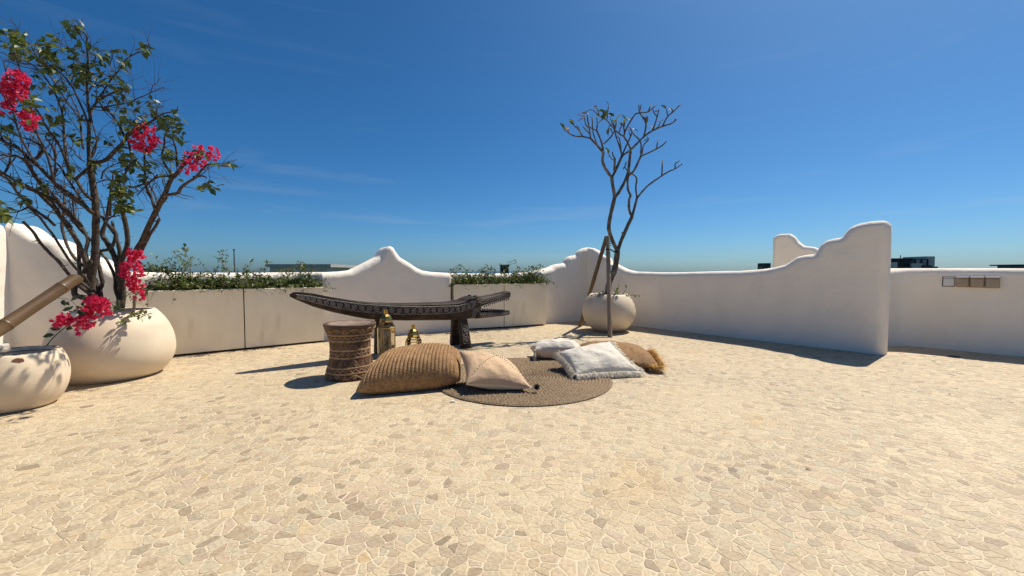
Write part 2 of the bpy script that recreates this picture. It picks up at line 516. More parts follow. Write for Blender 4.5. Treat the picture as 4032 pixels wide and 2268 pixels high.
# ---- parapets
def parapet(name, label, front, back, prof, s0, s1, r=.10, free=(False, False), ds=.007, group=None, zb=-.02, wav=.006, seed=0.0):
    s = np.arange(s0, s1 + ds / 2, ds)
    n = len(s)
    fx = np.interp(s, [q[0] for q in front], [q[1] for q in front]); fy = np.interp(s, [q[0] for q in front], [q[2] for q in front])
    bx = np.interp(s, [q[0] for q in back], [q[1] for q in back]); by = np.interp(s, [q[0] for q in back], [q[2] for q in back])
    z = np.interp(s, [q[0] for q in prof], [q[1] for q in prof])
    ker = np.exp(-.5 * (np.arange(-5, 6) / 2.3) ** 2); ker /= ker.sum()
    z = np.convolve(np.pad(z, 5, mode='edge'), ker, 'valid')
    pad = 22
    zp = np.pad(z, pad, mode='edge')
    def erode(e):
        out = zp[pad:pad + n].copy() - e
        k = int(e / ds)
        for t in range(-k, k + 1):
            out = np.minimum(out, zp[pad + t:pad + t + n] - math.sqrt(max(0, e * e - (t * ds) ** 2)))
        return np.maximum(out, zb + .001)
    rows = []
    A = [0, 12, 24, 36, 50, 64, 77, 90]
    th = np.hypot(bx - fx, by - fy)
    for side, q in ((0, s - s0), (1, s1 - s)):
        if free[side]:
            rc = min(.105, float(th.min()) * .46)
            w = np.clip(rc - q, 0, rc); ins = rc - np.sqrt(np.maximum(rc * rc - w * w, 0))
            ux, uy = (bx - fx) / th, (by - fy) / th
            fx = fx + ux * ins; fy = fy + uy * ins; bx = bx - ux * ins; by = by - uy * ins
    th = np.hypot(bx - fx, by - fy)
    rr = np.minimum(r, th * .48)
    ring = []
    for a in A:
        a = math.radians(a)
        ring.append((erode(r * (1 - math.sin(a))), rr * (1 - math.cos(a))))
    z0 = ring[0][0]
    rows.append((np.full(n, zb), np.zeros(n)))
    for f in (.12, .35, .6, .85): rows.append((zb + (z0 - zb) * f, np.zeros(n)))
    rows += ring
    rows += [(zz, th - d) for zz, d in ring[::-1]]
    rows.append((np.full(n, zb), th))
    V = []
    for ri, (zz, d) in enumerate(rows):
        t = d / np.maximum(th, 1e-6)
        X = fx + (bx - fx) * t; Y = fy + (by - fy) * t
        for i in range(n):
            w = wav * mnoise.noise(Vector((X[i] * 1.6 + seed, Y[i] * 1.6, zz[i] * 2.2)))
            nx, ny = (bx[i] - fx[i]) / max(th[i], 1e-6), (by[i] - fy[i]) / max(th[i], 1e-6)
            V.append((X[i] + nx * w, Y[i] + ny * w, zz[i] + (w if zz[i] > .5 else 0)))
    F = []
    R = len(rows)
    for j in range(R - 1):
        for i in range(n - 1):
            F.append((j * n + i, j * n + i + 1, (j + 1) * n + i + 1, (j + 1) * n + i))
    F.append(tuple(j * n for j in range(R)))
    F.append(tuple(j * n + n - 1 for j in range(R))[::-1])
    b = MB(); b.add(V, F)
    o = b.build(name, M['plaster'], smooth=True)
    return tag(o, label, 'wall', group)

def bwp(s, off=0.0):                               # point on the back wall line, off = behind the face
    p = BW0 + BWD * s - BWN * off
    return p.x, p.y
CS = (CORNER - BW0).dot(BWD)
def rwp(s, off=0.0):
    p = RW0 + RWD * s - RWN * off
    return p.x, p.y
RC = (CORNER - RW0).dot(RWD)                        # about -1.94
RS = lambda s: CS + (s - RC)                        # right-wall parameter on the common axis
T = .24
# mitred outer corner
def isect(p, d, q, e):
    den = d.x * e.y - d.y * e.x
    t = ((q.x - p.x) * e.y - (q.y - p.y) * e.x) / den
    return p + d * t
oc = isect(Vector(bwp(0, T)), BWD, Vector(rwp(0, T)), RWD)
front = [(-3.25,) + bwp(-3.25), (-2.3,) + bwp(-2.3), (-2.1,) + bwp(-2.1, .08), (-.42,) + bwp(-.42, .26), (-.10,) + bwp(-.10, 0),
         (1.92,) + bwp(1.92), (2.10,) + bwp(2.10, .36), (3.60,) + bwp(3.60, .26), (3.86,) + bwp(3.86), (CS,) + bwp(CS), (RS(2.79),) + rwp(2.79)]
back = [(-3.25,) + bwp(-3.25, .60), (3.3,) + bwp(3.3, .68), (3.9,) + bwp(3.9, .50), (4.4,) + bwp(4.4, T), (CS,) + (oc.x, oc.y), (CS + .3,) + rwp(RC + .3, T), (RS(2.79),) + rwp(2.79, T)]
profile = [(-3.25, 1.59), (-3.18, 1.58), (-3.12, 1.53), (-3.05, 1.448), (-3.0, 1.432), (-2.93, 1.425), (-2.86, 1.395), (-2.81, 1.315), (-2.775, 1.245), (-2.71, 1.226), (-2.60, 1.22), (-2.52, 1.18), (-2.44, 1.09), (-2.37, 1.042), (-2.1, 1.03),
           (-1, 1.025), (0, 1.03), (.185, 1.04), (.326, 1.058), (.472, 1.130), (.621, 1.21), (.755, 1.285), (.80, 1.36), (.843, 1.425), (.906, 1.457), (.965, 1.437), (1.018, 1.346), (1.075, 1.275), (1.217, 1.193), (1.348, 1.103), (1.449, 1.058), (1.586, 1.035), (1.9, 1.018),
           (2.8, 1.0), (3.46, 1.0), (3.68, 1.018), (3.90, 1.055), (4.129, 1.112), (4.245, 1.172), (4.363, 1.197), (4.456, 1.201), (4.463, 1.255), (4.53, 1.334), (4.628, 1.366), (4.716, 1.376), (4.724, 1.43), (4.80, 1.498), (4.90, 1.535), (CS - .02, 1.552)]
profile += [(RS(a), z) for a, z in ((-1.90, 1.548), (-1.80, 1.526), (-1.70, 1.463), (-1.645, 1.40), (-1.637, 1.366), (-1.535, 1.361), (-1.465, 1.325), (-1.412, 1.25), (-1.404, 1.20), (-1.28, 1.190), (-1.168, 1.138), (-1.015, 1.073), (-.826, 1.037), (-.335, 1.029),
            (.5, 1.04), (1.032, 1.048), (1.347, 1.073), (1.509, 1.097), (1.679, 1.144), (1.747, 1.199), (1.813, 1.252), (1.905, 1.274), (2.030, 1.284), (2.038, 1.315), (2.08, 1.405), (2.153, 1.468), (2.236, 1.487), (2.322, 1.495), (2.330, 1.53), (2.384, 1.614), (2.473, 1.664), (2.603, 1.685), (2.718, 1.683), (2.77, 1.655), (2.79, 1.60))]
parapet('parapet_wall', 'white plaster parapet with pointed peak, scalloped corner and stepped end behind the planters', front, back, profile, -3.25, RS(2.79), free=(False, True))

# left wall running back past the camera (sunlit face)
lc = Vector(bwp(-3.25)) + Vector((0.0, -.0))
ldir = Vector((.10, -1)).normalized(); lnrm = Vector((-1, -.10)).normalized()
lf = [(0, lc.x, lc.y + .12), (3.4, lc.x + ldir.x * 3.4, lc.y + ldir.y * 3.4)]
lb = [(0, lc.x - .26, lc.y + .12), (3.4, lc.x + ldir.x * 3.4 - .26, lc.y + ldir.y * 3.4)]
parapet('parapet_wall', 'sunlit white parapet at the far left edge beside the pots', lf, lb, [(0, 1.50), (.15, 1.58), (.25, 1.55), (.4, 1.46), (.8, 1.36), (1.2, 1.2), (1.5, 1.08), (3.4, 1.04)], 0, 3.4, seed=3.0)

# low wall beyond the right-hand end, with a return behind the stepped wall
A_ = Vector(rwp(2.45, .20)); B_ = Vector((5.50, 5.72)); C_ = B_ + Vector((.683, -.730)).normalized() * 3.4
n2 = Vector((.730, .683)); n1 = Vector((-(B_ - A_).normalized().y, (B_ - A_).normalized().x))
la = (B_ - A_).length
d1_, d2_ = (B_ - A_).normalized(), (C_ - B_).normalized()
P0, P2 = B_ - d1_ * .30, B_ + d2_ * .30
pts2 = [A_] + [P0 * (1 - q) ** 2 + B_ * 2 * q * (1 - q) + P2 * q * q for q in np.linspace(0, 1, 17)] + [C_]
f2, b2 = [], []
acc = 0.0
for i, p in enumerate(pts2):
    if i: acc += (p - pts2[i - 1]).length
    tg_ = (pts2[min(i + 1, len(pts2) - 1)] - pts2[max(i - 1, 0)]).normalized()
    nb_ = Vector((-tg_.y, tg_.x))
    f2.append((acc, p.x, p.y)); b2.append((acc, p.x + nb_.x * .25, p.y + nb_.y * .25))
la = acc - 3.4
parapet('parapet_wall', 'low plain white parapet at the right edge carrying the row of outlet boxes', f2, b2, [(0, 1.085), (9, 1.085)], 0, la + 3.4, seed=5.0)

# stepped parapet of the next terrace
pa = at(3036, 1060, 9.4); pb_ = at(3330, 1060, 8.3)
dd = Vector((pb_.x - pa.x, pb_.y - pa.y)); ln = dd.length; dd.normalize(); nn = Vector((-dd.y, dd.x))
f3 = [(0, pa.x, pa.y), (ln + 2, pa.x + dd.x * (ln + 2), pa.y + dd.y * (ln + 2))]
b3 = [(0, pa.x + nn.x * .25, pa.y + nn.y * .25), (ln + 2, pa.x + dd.x * (ln + 2) + nn.x * .25, pa.y + dd.y * (ln + 2) + nn.y * .25)]
k = ln / 294.0
parapet('parapet_wall', 'rounded white stepped parapet showing above the right-hand wall', f3, b3,
        [(0, 1.84), (.08, 1.88), (30 * k, 1.895), (70 * k, 1.89), (90 * k, 1.82), (110 * k, 1.68), (130 * k, 1.60), (170 * k, 1.57), (185 * k, 1.53), (200 * k, 1.44), (260 * k, 1.40), (ln, 1.3), (ln + .4, 1.2)], 0, ln + .2, free=(True, True), seed=8.0)

# ================================================================== far buildings
def far_box(nm, u0, u1, v0, v1, Y, depth, m, par, zb=None):
    a = at(u0, v0, Y); c = at(u1, v1, Y)
    z1 = c.z if zb is None else zb
    b = MB(); b.box(((a.x + c.x) / 2, Y + depth / 2, (a.z + z1) / 2), (c.x - a.x, depth, a.z - z1))
    return b.build(nm, m, par)
t = tag(empty('house', (at(1175, 1060, 42).x, 44, -11)), 'grey house with a flat overhanging roof behind the left planters', 'house')
def child_box(nm, u0, u1, v0, v1, Y, depth, m, root, zb=None):
    o = far_box(nm, u0, u1, v0, v1, Y, depth, m, root, zb)
    o.matrix_parent_inverse = Matrix.Translation(-Vector(root.location))
    return o
child_box('wall', 1062, 1286, 1052, 1075, 42.3, 6, M['farwall'], t, zb=-11)
child_box('roof', 1046, 1302, 1040, 1052, 42.0, 7, M['farroof'], t)
t = tag(empty('chimney', (at(1986, 1060, 36).x, 36.4, -11)), 'dark square chimney rising above the right pair of planters', 'chimney')
child_box('stack', 1969, 2003, 1046, 1075, 36, .8, M['fardark'], t, zb=-11)
child_box('lid', 1966, 2006, 1042, 1045.6, 35.9, 1.0, M['fardark'], t)
t = tag(empty('rooftop_hut', (at(2172, 1060, 60).x, 61, -11)), 'small pale rooftop hut left of the scalloped corner', 'hut')
child_box('wall', 2157, 2180, 1053, 1075, 60, 2, M['farpale'], t, zb=-11)
child_box('roof', 2155, 2182, 1050.5, 1052.8, 59.8, 2.4, M['farroof'], t)
child_box('tank', 2182, 2190, 1049, 1075, 60.2, 1, M['fardark'], t, zb=-11)
t = tag(empty('rooftop_tank', (at(3022, 1060, 30).x, 30.4, -11)), 'black box tank with railing left of the rounded stepped parapet', 'tank')
child_box('tank', 3009, 3034, 1036, 1075, 30, .8, M['fardark'], t, zb=-11)
for v in (1052, 1060):
    child_box('rail', 2988, 3008, v, v + 1.2, 30.2, .03, M['farpale'], t)
for u in (2988, 2998, 3007):
    child_box('post', u, u + 1.2, 1052, 1080, 30.25, .03, M['farpale'], t)
# rooftop pavilion on the right
t = tag(empty('rooftop_pavilion', (at(3600, 1060, 34).x, 36, -11)), 'dark rooftop pavilion with open frame behind the right parapet', 'building')
Yp = 34
zu = lambda x: 3450 + x / 8.587
zv = lambda y: 950 + y / 8.587
child_box('roof', zu(480), zu(1260), zv(575), zv(598), Yp, 3.2, M['fardark'], t)
child_box('back_wall', zu(480), zu(1090), zv(598), zv(1100), Yp + 2.6, .3, M['fardark'], t, zb=-11)
child_box('column', zu(930), zu(1085), zv(598), zv(1100), Yp + .2, .5, M['fardark'], t, zb=-11)
child_box('wall', zu(1085), zu(1250), zv(598), zv(1100), Yp + .6, .5, M['farglass'], t, zb=-11)
child_box('window', zu(730), zu(920), zv(620), zv(860), Yp + 2.2, .1, M['farglass'], t)
child_box('parapet', zu(480), zu(720), zv(705), zv(840), Yp - .2, .2, M['farwall'], t, zb=-11)
child_box('parapet', zu(1230), zu(1570), zv(745), zv(1000), Yp - .2, .2, M['farwall'], t, zb=-11)
child_box('beam', zu(1250), zu(1760), zv(592), zv(618), Yp, .3, M['fardark'], t)
for x in (1330, 1540, 1745):
    child_box('post', zu(x), zu(x + 18), zv(618), zv(900), Yp + .05, .12, M['fardark'], t, zb=-3)
child_box('tower', zu(1668), zu(1968), zv(510), zv(1000), Yp + .4, 2.0, M['farwall'], t, zb=-11)
child_box('planter', zu(1570), zu(1880), zv(815), zv(1000), Yp - .3, .3, M['fardark'], t, zb=-3)
child_box('antenna', zu(824), zu(838), zv(470), zv(575), Yp + 1, .05, M['farwall'], t)
child_box('ledge', zu(480), zu(2080), zv(855), zv(1100), Yp - .1, .1, M['fardark'], t, zb=-11)
t = tag(empty('rooftop_hut', (at(4028, 1060, 40).x, 41, -11)), 'dark roof corner cut off at the right edge above the low parapet', 'hut')
child_box('roof', 4014, 4075, 1041, 1046, 40, 2.5, M['fardark'], t)
child_box('wall', 4022, 4070, 1046, 1075, 40.2, 2, M['farglass'], t, zb=-11)
# masts
def mast(u, v0, Y, r, label, arms=False):
    p = at(u, v0, Y)
    t = tag(empty('mast', (p.x, Y, -11)), label, 'mast')
    b = MB(); b.tube([(0, 0, 0), (0, 0, p.z + 11)], [r * 1.3, r], 8)
    b.build('pole', M['fardark'] if not arms else M['farwall'], t)
    b = MB(); b.box((0, 0, p.z + 11 + r), (r * 3, r * 3, r * 2)); b.build('cap', M['fardark'] if not arms else M['farwall'], t)
    if arms:
        for dz in (.15, .6):
            b = MB(); b.box((0, 0, p.z + 11 - dz), (.55 if dz < .3 else .4, .05, .05)); b.build('crossarm', M['farwall'], t)
mast(921, 985, 30, .035, 'short black mast rising behind the tall sprig of the left planter')
mast(732, 983, 70, .05, 'thin pale aerial mast behind the leftmost planter', arms=True)
# treetops on the horizon
def far_tree(u, v, Y, w, label):
    p = at(u, v, Y)
    t = tag(empty('tree', (p.x, Y, -11)), label, 'tree')
    b = MB(); b.tube([(0, 0, 0), (0, 0, p.z + 10)], [.3, .12], 8); b.build('trunk', M['twig'], t)
    b = MB()
    for i in range(260):
        q = Vector((random.gauss(0, w * .4), random.gauss(0, w * .4), p.z + 11 - abs(random.gauss(0, w * .5))))
        d = Vector((random.gauss(0, 1), random.gauss(0, 1), random.gauss(0, .6))).normalized() * .5
        e = d.orthogonal().normalized() * .2
        b.add([q - d, q + e, q + d, q - e], [(0, 1, 2, 3)])
    tag(b.build('crown', M['leaffar'], t), kind='stuff')
far_tree(585, 1061, 70, 1.2, 'small dark treetop on the horizon left of the leftmost planter')
far_tree(655, 1064, 110, 1.5, 'low distant treetop above the leftmost planter')

# ================================================================== PLANTERS
def planter(p0, p1, depth, label):
    p0, p1 = Vector(p0), Vector(p1)
    d = (p1 - p0); ln = d.length; d.normalize()
    ang = math.atan2(d.y, d.x)
    t = tag(empty('planter_box', (p0.x, p0.y, 0), ang), label, 'planter', 'cement planter boxes along the parapet')
    H, z0, th = .815, .028, .032
    b = MB()
    X0, X1, Y0, Y1 = 0.004, ln - .004, 0.0, depth
    def ringv(x0, x1, y0, y1, z): return [(x0, y0, z), (x1, y0, z), (x1, y1, z), (x0, y1, z)]
    c = .006
    R = [ringv(X0, X1, Y0, Y1, z0), ringv(X0, X1, Y0, Y1, H - c), ringv(X0 + c, X1 - c, Y0 + c, Y1 - c, H), ringv(X0 + th - c, X1 - th + c, Y0 + th - c, Y1 - th + c, H), ringv(X0 + th, X1 - th, Y0 + th, Y1 - th, H - c), ringv(X0 + th, X1 - th, Y0 + th, Y1 - th, z0 + .1)]
    V = [p for r in R for p in r]; F = [(3, 2, 1, 0)]
    for i in range(len(R) - 1):
        for k in range(4):
            k2 = (k + 1) % 4
            F.append((i * 4 + k, i * 4 + k2, (i + 1) * 4 + k2, (i + 1) * 4 + k))
    k = (len(R) - 1) * 4
    F.append((k, k + 1, k + 2, k + 3))
    b.add(V, F); b.build('box', M['cement'], t)
    b = MB()
    n = 14
    V = []; F = []
    for i in range(n + 1):
        for j in range(5):
            x = X0 + th + (X1 - X0 - 2 * th) * i / n; y = Y0 + th + (Y1 - Y0 - 2 * th) * j / 4
            V.append((x, y, H - .05 + .025 * mnoise.noise(Vector((x * 9, y * 9, ang)))))
    for i in range(n):
        for j in range(4): F.append((i * 5 + j, (i + 1) * 5 + j, (i + 1) * 5 + j + 1, i * 5 + j + 1))
    b.add(V, F); b.build('soil', M['soil'], t, smooth=True)
    for fx in (X0 + .08, X1 - .08):
        for fy in (.07, depth - .07):
            b = MB(); b.box((fx, fy, z0 / 2), (.09, .07, z0)); b.build('foot', M['black'], t)
    return t, ln, H
PL = [((-4.306, 4.792), (-3.552, 5.367), .40, 'streaky cream cement planter, leftmost of the four along the parapet'),
      ((-3.548, 5.370), (-2.770, 5.967), .27, 'cream cement planter behind the bench tail, second from the left'),
      ((-1.015, 7.087), (-.147, 7.435), .34, 'cream cement planter behind the open jaws, third from the left'),
      ((-.140, 7.438), (.658, 7.820), .40, 'stained cream cement planter nearest the round pot, rightmost of the four')]
planters = [planter(*q) for q in PL]

# leaf shapes
def leaf_geo(w=.62, fold=.14, curl=.12):
    V = [(0, 0, 0), (-w / 2 * .8, .28, fold * .8), (0, .30, 0), (w / 2 * .8, .28, fold * .8), (-w / 2 * .85, .60, fold * .7 - curl * .3), (0, .62, -curl * .35), (w / 2 * .85, .60, fold * .7 - curl * .3), (0, 1.0, -curl)]
    F = [(0, 2, 1), (0, 3, 2), (1, 2, 5, 4), (2, 3, 6, 5), (4, 5, 7), (5, 6, 7)]
    return V, F
LEAF = leaf_geo()
NARROW = leaf_geo(.40, .08, .15)
def frame(d, roll=None):
    d = Vector(d).normalized()
    up = Vector((random.gauss(0, .5), random.gauss(0, .5), 1)) if roll is None else Vector(roll)
    x = d.cross(up)
    if x.length < 1e-4: x = d.orthogonal()
    x.normalize(); z = x.cross(d).normalized()
    return Matrix((x, d, z)).transposed()
def put_leaf(b, p, d, size, geo=LEAF, mi=0):
    R = frame(d)
    b.add([R @ (Vector(v) * size) + Vector(p) for v in geo[0]], geo[1], mi=mi)

def shrub(pl, label, dense, nst, hmax, sprawl=1.0, seed=0, spill=None):
    t0, ln, H = pl
    random.seed(seed)
    dep = .25
    t = tag(empty('shrub', t0.location + Vector((0, 0, 0)), t0.rotation_euler.z), label, 'shrub', 'small leaved shrubs in the planters')
    st, lf = MB(), MB()
    def sprig(p, d, L_, n, size, droop):
        pts = [Vector(p)]; d = Vector(d).normalized()
        for i in range(n):
            d = (d + Vector((random.gauss(0, .12), random.gauss(0, .12), -droop + random.gauss(0, .06)))).normalized()
            pts.append(pts[-1] + d * L_ / n)
        st.tube(pts, [.0032 * (1 - .7 * i / n) for i in range(n + 1)], 4, cap=False)
        for i in range(1, n + 1):
            for s_ in (-1, 1):
                if random.random() < .82 and not (pts[i].y < .01 and pts[i].z < H + .015 and 0 < pts[i].x < ln):
                    dd = (pts[i] - pts[i - 1]).normalized()
                    side = dd.cross(Vector((0, 0, 1)));
                    if side.length < .1: side = Vector((1, 0, 0))
                    side = Matrix.Rotation(random.uniform(0, 6.28), 3, dd) @ side.normalized()
                    put_leaf(lf, pts[i], side * s_ + dd * .6 + Vector((0, 0, .15)), size * random.uniform(.7, 1.3), NARROW if random.random() < .5 else LEAF, mi=0 if random.random() < .62 else 1)
        return pts
    for i in range(dense):
        x = random.uniform(.05, ln - .05); y = random.uniform(.05, dep)
        hump = .55 + .45 * (.5 + .5 * mnoise.noise(Vector((x * 4, seed, 0))) * 1.6)
        d = Vector((random.gauss(0, .6), random.gauss(0, .5), random.uniform(.3, 1)))
        sprig((x, y, H - .04), d, random.uniform(.15, .38) * hump, random.randint(5, 8), .044, random.uniform(.0, .22))
    for i in range(nst):
        x = random.uniform(.08, ln - .08); y = random.uniform(.08, dep)
        Ls = random.uniform(.45, 1.0) * hmax
        d = Vector((random.gauss(0, .35), random.gauss(0, .3), 1))
        pts = sprig((x, y, H - .03), d, Ls, 10, .042, random.uniform(.0, .16) * sprawl)
        for q in pts[3:]:
            if random.random() < .55:
                sprig(q, Vector((random.gauss(0, 1), random.gauss(0, .8), random.uniform(.1, .8))), random.uniform(.07, .18), 5, .040, .08)
    for (p, d, L_) in (spill or []):
        pts = sprig(p, d, L_, 12, .036, .12)
        for q in pts[3:]:
            if random.random() < .7: sprig(q, Vector((random.gauss(0, 1), random.gauss(0, .6), random.gauss(0, .5))), random.uniform(.07, .15), 4, .032, .08)
    st.build('stems', M['stem'], t)
    tag(lf.build('leaves', [M['leafshrub'], M['leafshrub2']], t), kind='stuff')
    return t
shrub(planters[0], 'wild green shrub with tall airy sprigs in the leftmost planter', 330, 16, .60, seed=11, spill=[((.1, .1, .80), (-.8, -.3, .5), .35), ((.4, .2, .80), (-.5, 0, 1), .6), ((.75, .2, .8), (.0, .1, 1), .55)])
shrub(planters[1], 'spreading green shrub trailing over the right end of the second planter', 300, 13, .46, seed=12, spill=[((.9, .12, .80), (.9, -.5, .55), .48), ((.8, .1, .80), (.8, -.3, .7), .42), ((.3, .3, .8), (.6, 0, 1), .55), ((.5, .3, .8), (.5, 0, 1), .5)])
shrub(planters[2], 'dense dark green shrub above the bench head in the third planter', 360, 12, .44, seed=13, spill=[((.3, .2, .8), (.5, 0, 1), .5)])
shrub(planters[3], 'bushy yellow green shrub in the rightmost planter', 360, 13, .48, seed=14, spill=[((.75, .1, .80), (.6, -.3, .7), .3)])
random.seed(21)

# ================================================================== POTS
def pot_profile(R, H, rb, rt, zm, n=30, lip=.03):
    out = [(rb * .5, 0.0), (rb - .012, 0.0), (rb, .010)]
    c1 = zm / math.sqrt(1 - (rb / R) ** 2); c2 = (H - zm) / math.sqrt(1 - (rt / R) ** 2)
    for i in range(1, n + 1):
        z = .010 + (H - .010) * i / n
        out.append((R * math.sqrt(max(0, 1 - ((z - zm) / (c1 if z < zm else c2)) ** 2)), z))
    out += [(rt - lip * .3, H + .005), (rt - lip * .8, H + .003), (rt - lip, H - .01), (rt - lip * .6, H - .12)]
    return out
def round_pot(name, loc, prof, m, label, H, rt, soil_z, cat='pot'):
    t = tag(empty(name, (loc[0], loc[1], 0)), label, cat)
    b = MB(); b.lathe(prof, 72); b.build('body', m, t, smooth=True)
    b = MB(); n = 36
    V = [(0, 0, soil_z)]
    for r in (.5, 1.0):
        for k in range(n):
            w = 2 * PI * k / n; V.append((rt * 1.04 * r * math.cos(w), rt * 1.04 * r * math.sin(w), soil_z + .015 * mnoise.noise(Vector((math.cos(w) * 3 * r, math.sin(w) * 3 * r, loc[0])))))
    F = [(0, 1 + k, 1 + (k + 1) % n) for k in range(n)] + [(1 + k, 1 + n + k, 1 + n + (k + 1) % n, 1 + (k + 1) % n) for k in range(n)]
    b.add(V, F); b.build('soil', M['soil'], t, smooth=True)
    return t
BIGP = (-3.98, 4.035)
round_pot('planter_pot', BIGP, pot_profile(.480, .660, .345, .325, .27), M['pot'], 'large cream bulbous pot holding the bougainvillea', .655, .30, .60)
RP = (1.70, 7.12)
pr = round_pot('planter_pot', RP, pot_profile(.455, .646, .215, .325, .333), M['pot'], 'round cream pot holding the bare frangipani in the corner', .646, .29, .60)
# old bowl with a chipped rim at the left edge
BOWL = (-3.855, 3.105)
tb = tag(empty('planter_pot', (BOWL[0], BOWL[1], 0)), 'weathered cream bowl with a chipped rim cut off by the left edge', 'pot')
prof = pot_profile(.306, .432, .222, .262, .24)
b = MB(); b.lathe(prof, 80)
for i, p in enumerate(b.v):                        # ragged, chipped rim
    if p[2] > .36:
        a = math.atan2(p[1], p[0])
        f = (p[2] - .36) / .07
        b.v[i] = (p[0], p[1], p[2] - f * (.006 + .006 * mnoise.noise(Vector((math.cos(a) * 5, math.sin(a) * 5, 1)))))
b.build('body', M['oldpot'], tb, smooth=True)
b = MB(); n = 80
V = []
for q, (r, z) in enumerate(((.264, .422), (.255, .435), (.238, .433), (.232, .40))):
    for k in range(n):
        a = 2 * PI * k / n
        V.append((r * math.cos(a), r * math.sin(a), z - .004 + .004 * mnoise.noise(Vector((math.cos(a) * 9, math.sin(a) * 9, q)))))
b.add(V, [(q * n + k, q * n + (k + 1) % n, (q + 1) * n + (k + 1) % n, (q + 1) * n + k) for q in range(3) for k in range(n)])
o = b.build('rim', M['potdark'], tb, smooth=True); o['label'] = 'dark worn rim'
b = MB(); b.add([(0, 0, .33)] + [(.26 * math.cos(2 * PI * k / 32), .26 * math.sin(2 * PI * k / 32), .33) for k in range(32)], [(0, 1 + k, 1 + (k + 1) % 32) for k in range(32)])
b.build('soil', M['soil'], tb)
b = MB(); V = []; a0 = math.radians(-38)
pts = [(.0, .0), (.022, .008), (.05, .0), (.055, -.02), (.03, -.026), (.012, -.018), (-.006, -.012)]
for q in (0, 1):
    for du, dz in pts:
        zz = .404 + dz; r = .306 * math.sqrt(1 - ((zz - .24) / .3716) ** 2) + .0035 * q - .001
        a = a0 + du / .28
        V.append((r * math.cos(a), r * math.sin(a), zz))
k = len(pts)
b.add(V, [tuple(range(k, 2 * k))] + [(i, (i + 1) % k, k + (i + 1) % k, k + i) for i in range(k)])
b.build('chip', M['rust'], tb)

# ================================================================== BAMBOO
def bamboo(name, p0, p1, r, m, label, nodes, cut=None, n=14):
    p0, p1 = Vector(p0), Vector(p1)
    d = (p1 - p0); ln = d.length
    t = tag(empty(name, p0), label, 'pole')
    t.rotation_euler = d.to_track_quat('Z', 'Y').to_euler()
    b = MB(); prof = []
    marks = [0] + list(nodes) + [1]
    for a, c in zip(marks[:-1], marks[1:]):
        for k in range(5):
            f = a + (c - a) * k / 5
            rr = r * (1.0 - .06 * math.sin(PI * k / 5))
            prof.append((rr, f * ln))
        if c < 1:
            prof += [(r * 1.0, c * ln - .012), (r * 1.05, c * ln - .004), (r * .93, c * ln), (r * 1.04, c * ln + .006), (r, c * ln + .014)]
    prof.append((r, ln)); prof.append((r * .8, ln + .001)); prof.append((.001, ln + .001))
    b.lathe(prof, n)
    if cut:
        for i, p in enumerate(b.v):
            if p[2] > ln - .02: b.v[i] = (p[0], p[1], p[2] + cut * p[0])
    b.build('culm', m, t, smooth=True, auto=50)
    return t
bamboo('bamboo_pole', (-3.67, 1.95, 0.0), at(296, 1098, 3.25), .045, M['bamboo'], 'thick brown bamboo pole leaning in from the left edge', (.22, .47, .68, .93), cut=-.5)
J = at(2396, 955, 7.16)
bamboo('bamboo_stake', gnd(2402, 1328), at(2393, 932, 7.02), .037, M['bamboogrey'], 'grey bamboo stake standing in front of the round pot', (.13, .36, .575, .80))
bamboo('bamboo_stake', gnd(2284, 1284), at(2389, 930, 7.28), .036, M['bamboo'], 'yellow bamboo stake slanting up behind the round pot', (.15, .32, .55, .8))

# ================================================================== FRANGIPANI
def zf(x, y): return (2180 + x / 2.337, 380 + y / 2.337)
TY = RP[1]
FR = []    # (parent point list in zoom px, radius start, radius end, depth offset at start and end)
def fr(pts, r0, r1, d0=0.0, d1=None): FR.append((pts, r0, r1, d0, d0 if d1 is None else d1))
fr([(497, 1830), (515, 1700), (560, 1600), (575, 1520), (588, 1425)], .055, .045, 0, 0)
fr([(588, 1425), (548, 1340), (515, 1250), (508, 1190), (522, 1100), (545, 1000), (560, 935)], .034, .032, 0, 0)
fr([(560, 935), (555, 880), (541, 800), (535, 745)], .029, .027, 0, -.05)
fr([(535, 745), (500, 700), (465, 640), (450, 590), (457, 520)], .024, .022, -.05, -.2)
fr([(457, 520), (410, 460), (340, 385)], .018, .017, -.2, -.35)
fr([(340, 385), (270, 370), (200, 365), (150, 345), (100, 305)], .014, .009, -.35, -.5)
fr([(265, 368), (245, 325), (215, 265)], .012, .009, -.38, -.3)
fr([(255, 350), (225, 300), (190, 270)], .011, .008, -.38, -.5)
fr([(150, 345), (135, 320), (130, 285)], .010, .007, -.46, -.4)
fr([(340, 385), (330, 300), (315, 220), (312, 165)], .014, .010, -.35, -.25)
fr([(330, 300), (295, 255), (285, 200)], .011, .008, -.32, -.45)
fr([(335, 345), (300, 310), (272, 275)], .011, .008, -.33, -.25)
fr([(457, 520), (445, 440), (420, 365), (395, 312)], .017, .014, -.2, -.1)
fr([(395, 312), (345, 290), (320, 262)], .012, .009, -.1, -.2)
fr([(395, 312), (402, 250), (397, 190)], .013, .009, -.1, .0)
fr([(402, 250), (440, 215), (470, 195)], .010, .008, -.05, .1)
fr([(410, 460), (365, 340), (355, 190)], .013, .009, -.25, -.1)
fr([(445, 440), (490, 410), (545, 345), (572, 270), (575, 215)], .014, .010, -.15, .05)
fr([(545, 345), (525, 300), (505, 292)], .009, .007, -.05, -.1)
fr([(535, 745), (570, 680), (630, 545)], .023, .020, -.05, .05)
fr([(558, 680), (565, 570)], .018, .015, 0, -.1)
fr([(565, 575), (548, 545), (540, 512)], .014, .010, -.1, -.12)
fr([(562, 590), (530, 570), (508, 535)], .010, .007, -.1, -.2)
fr([(630, 545), (600, 440), (575, 370), (562, 290), (545, 215)], .015, .010, .05, .2)
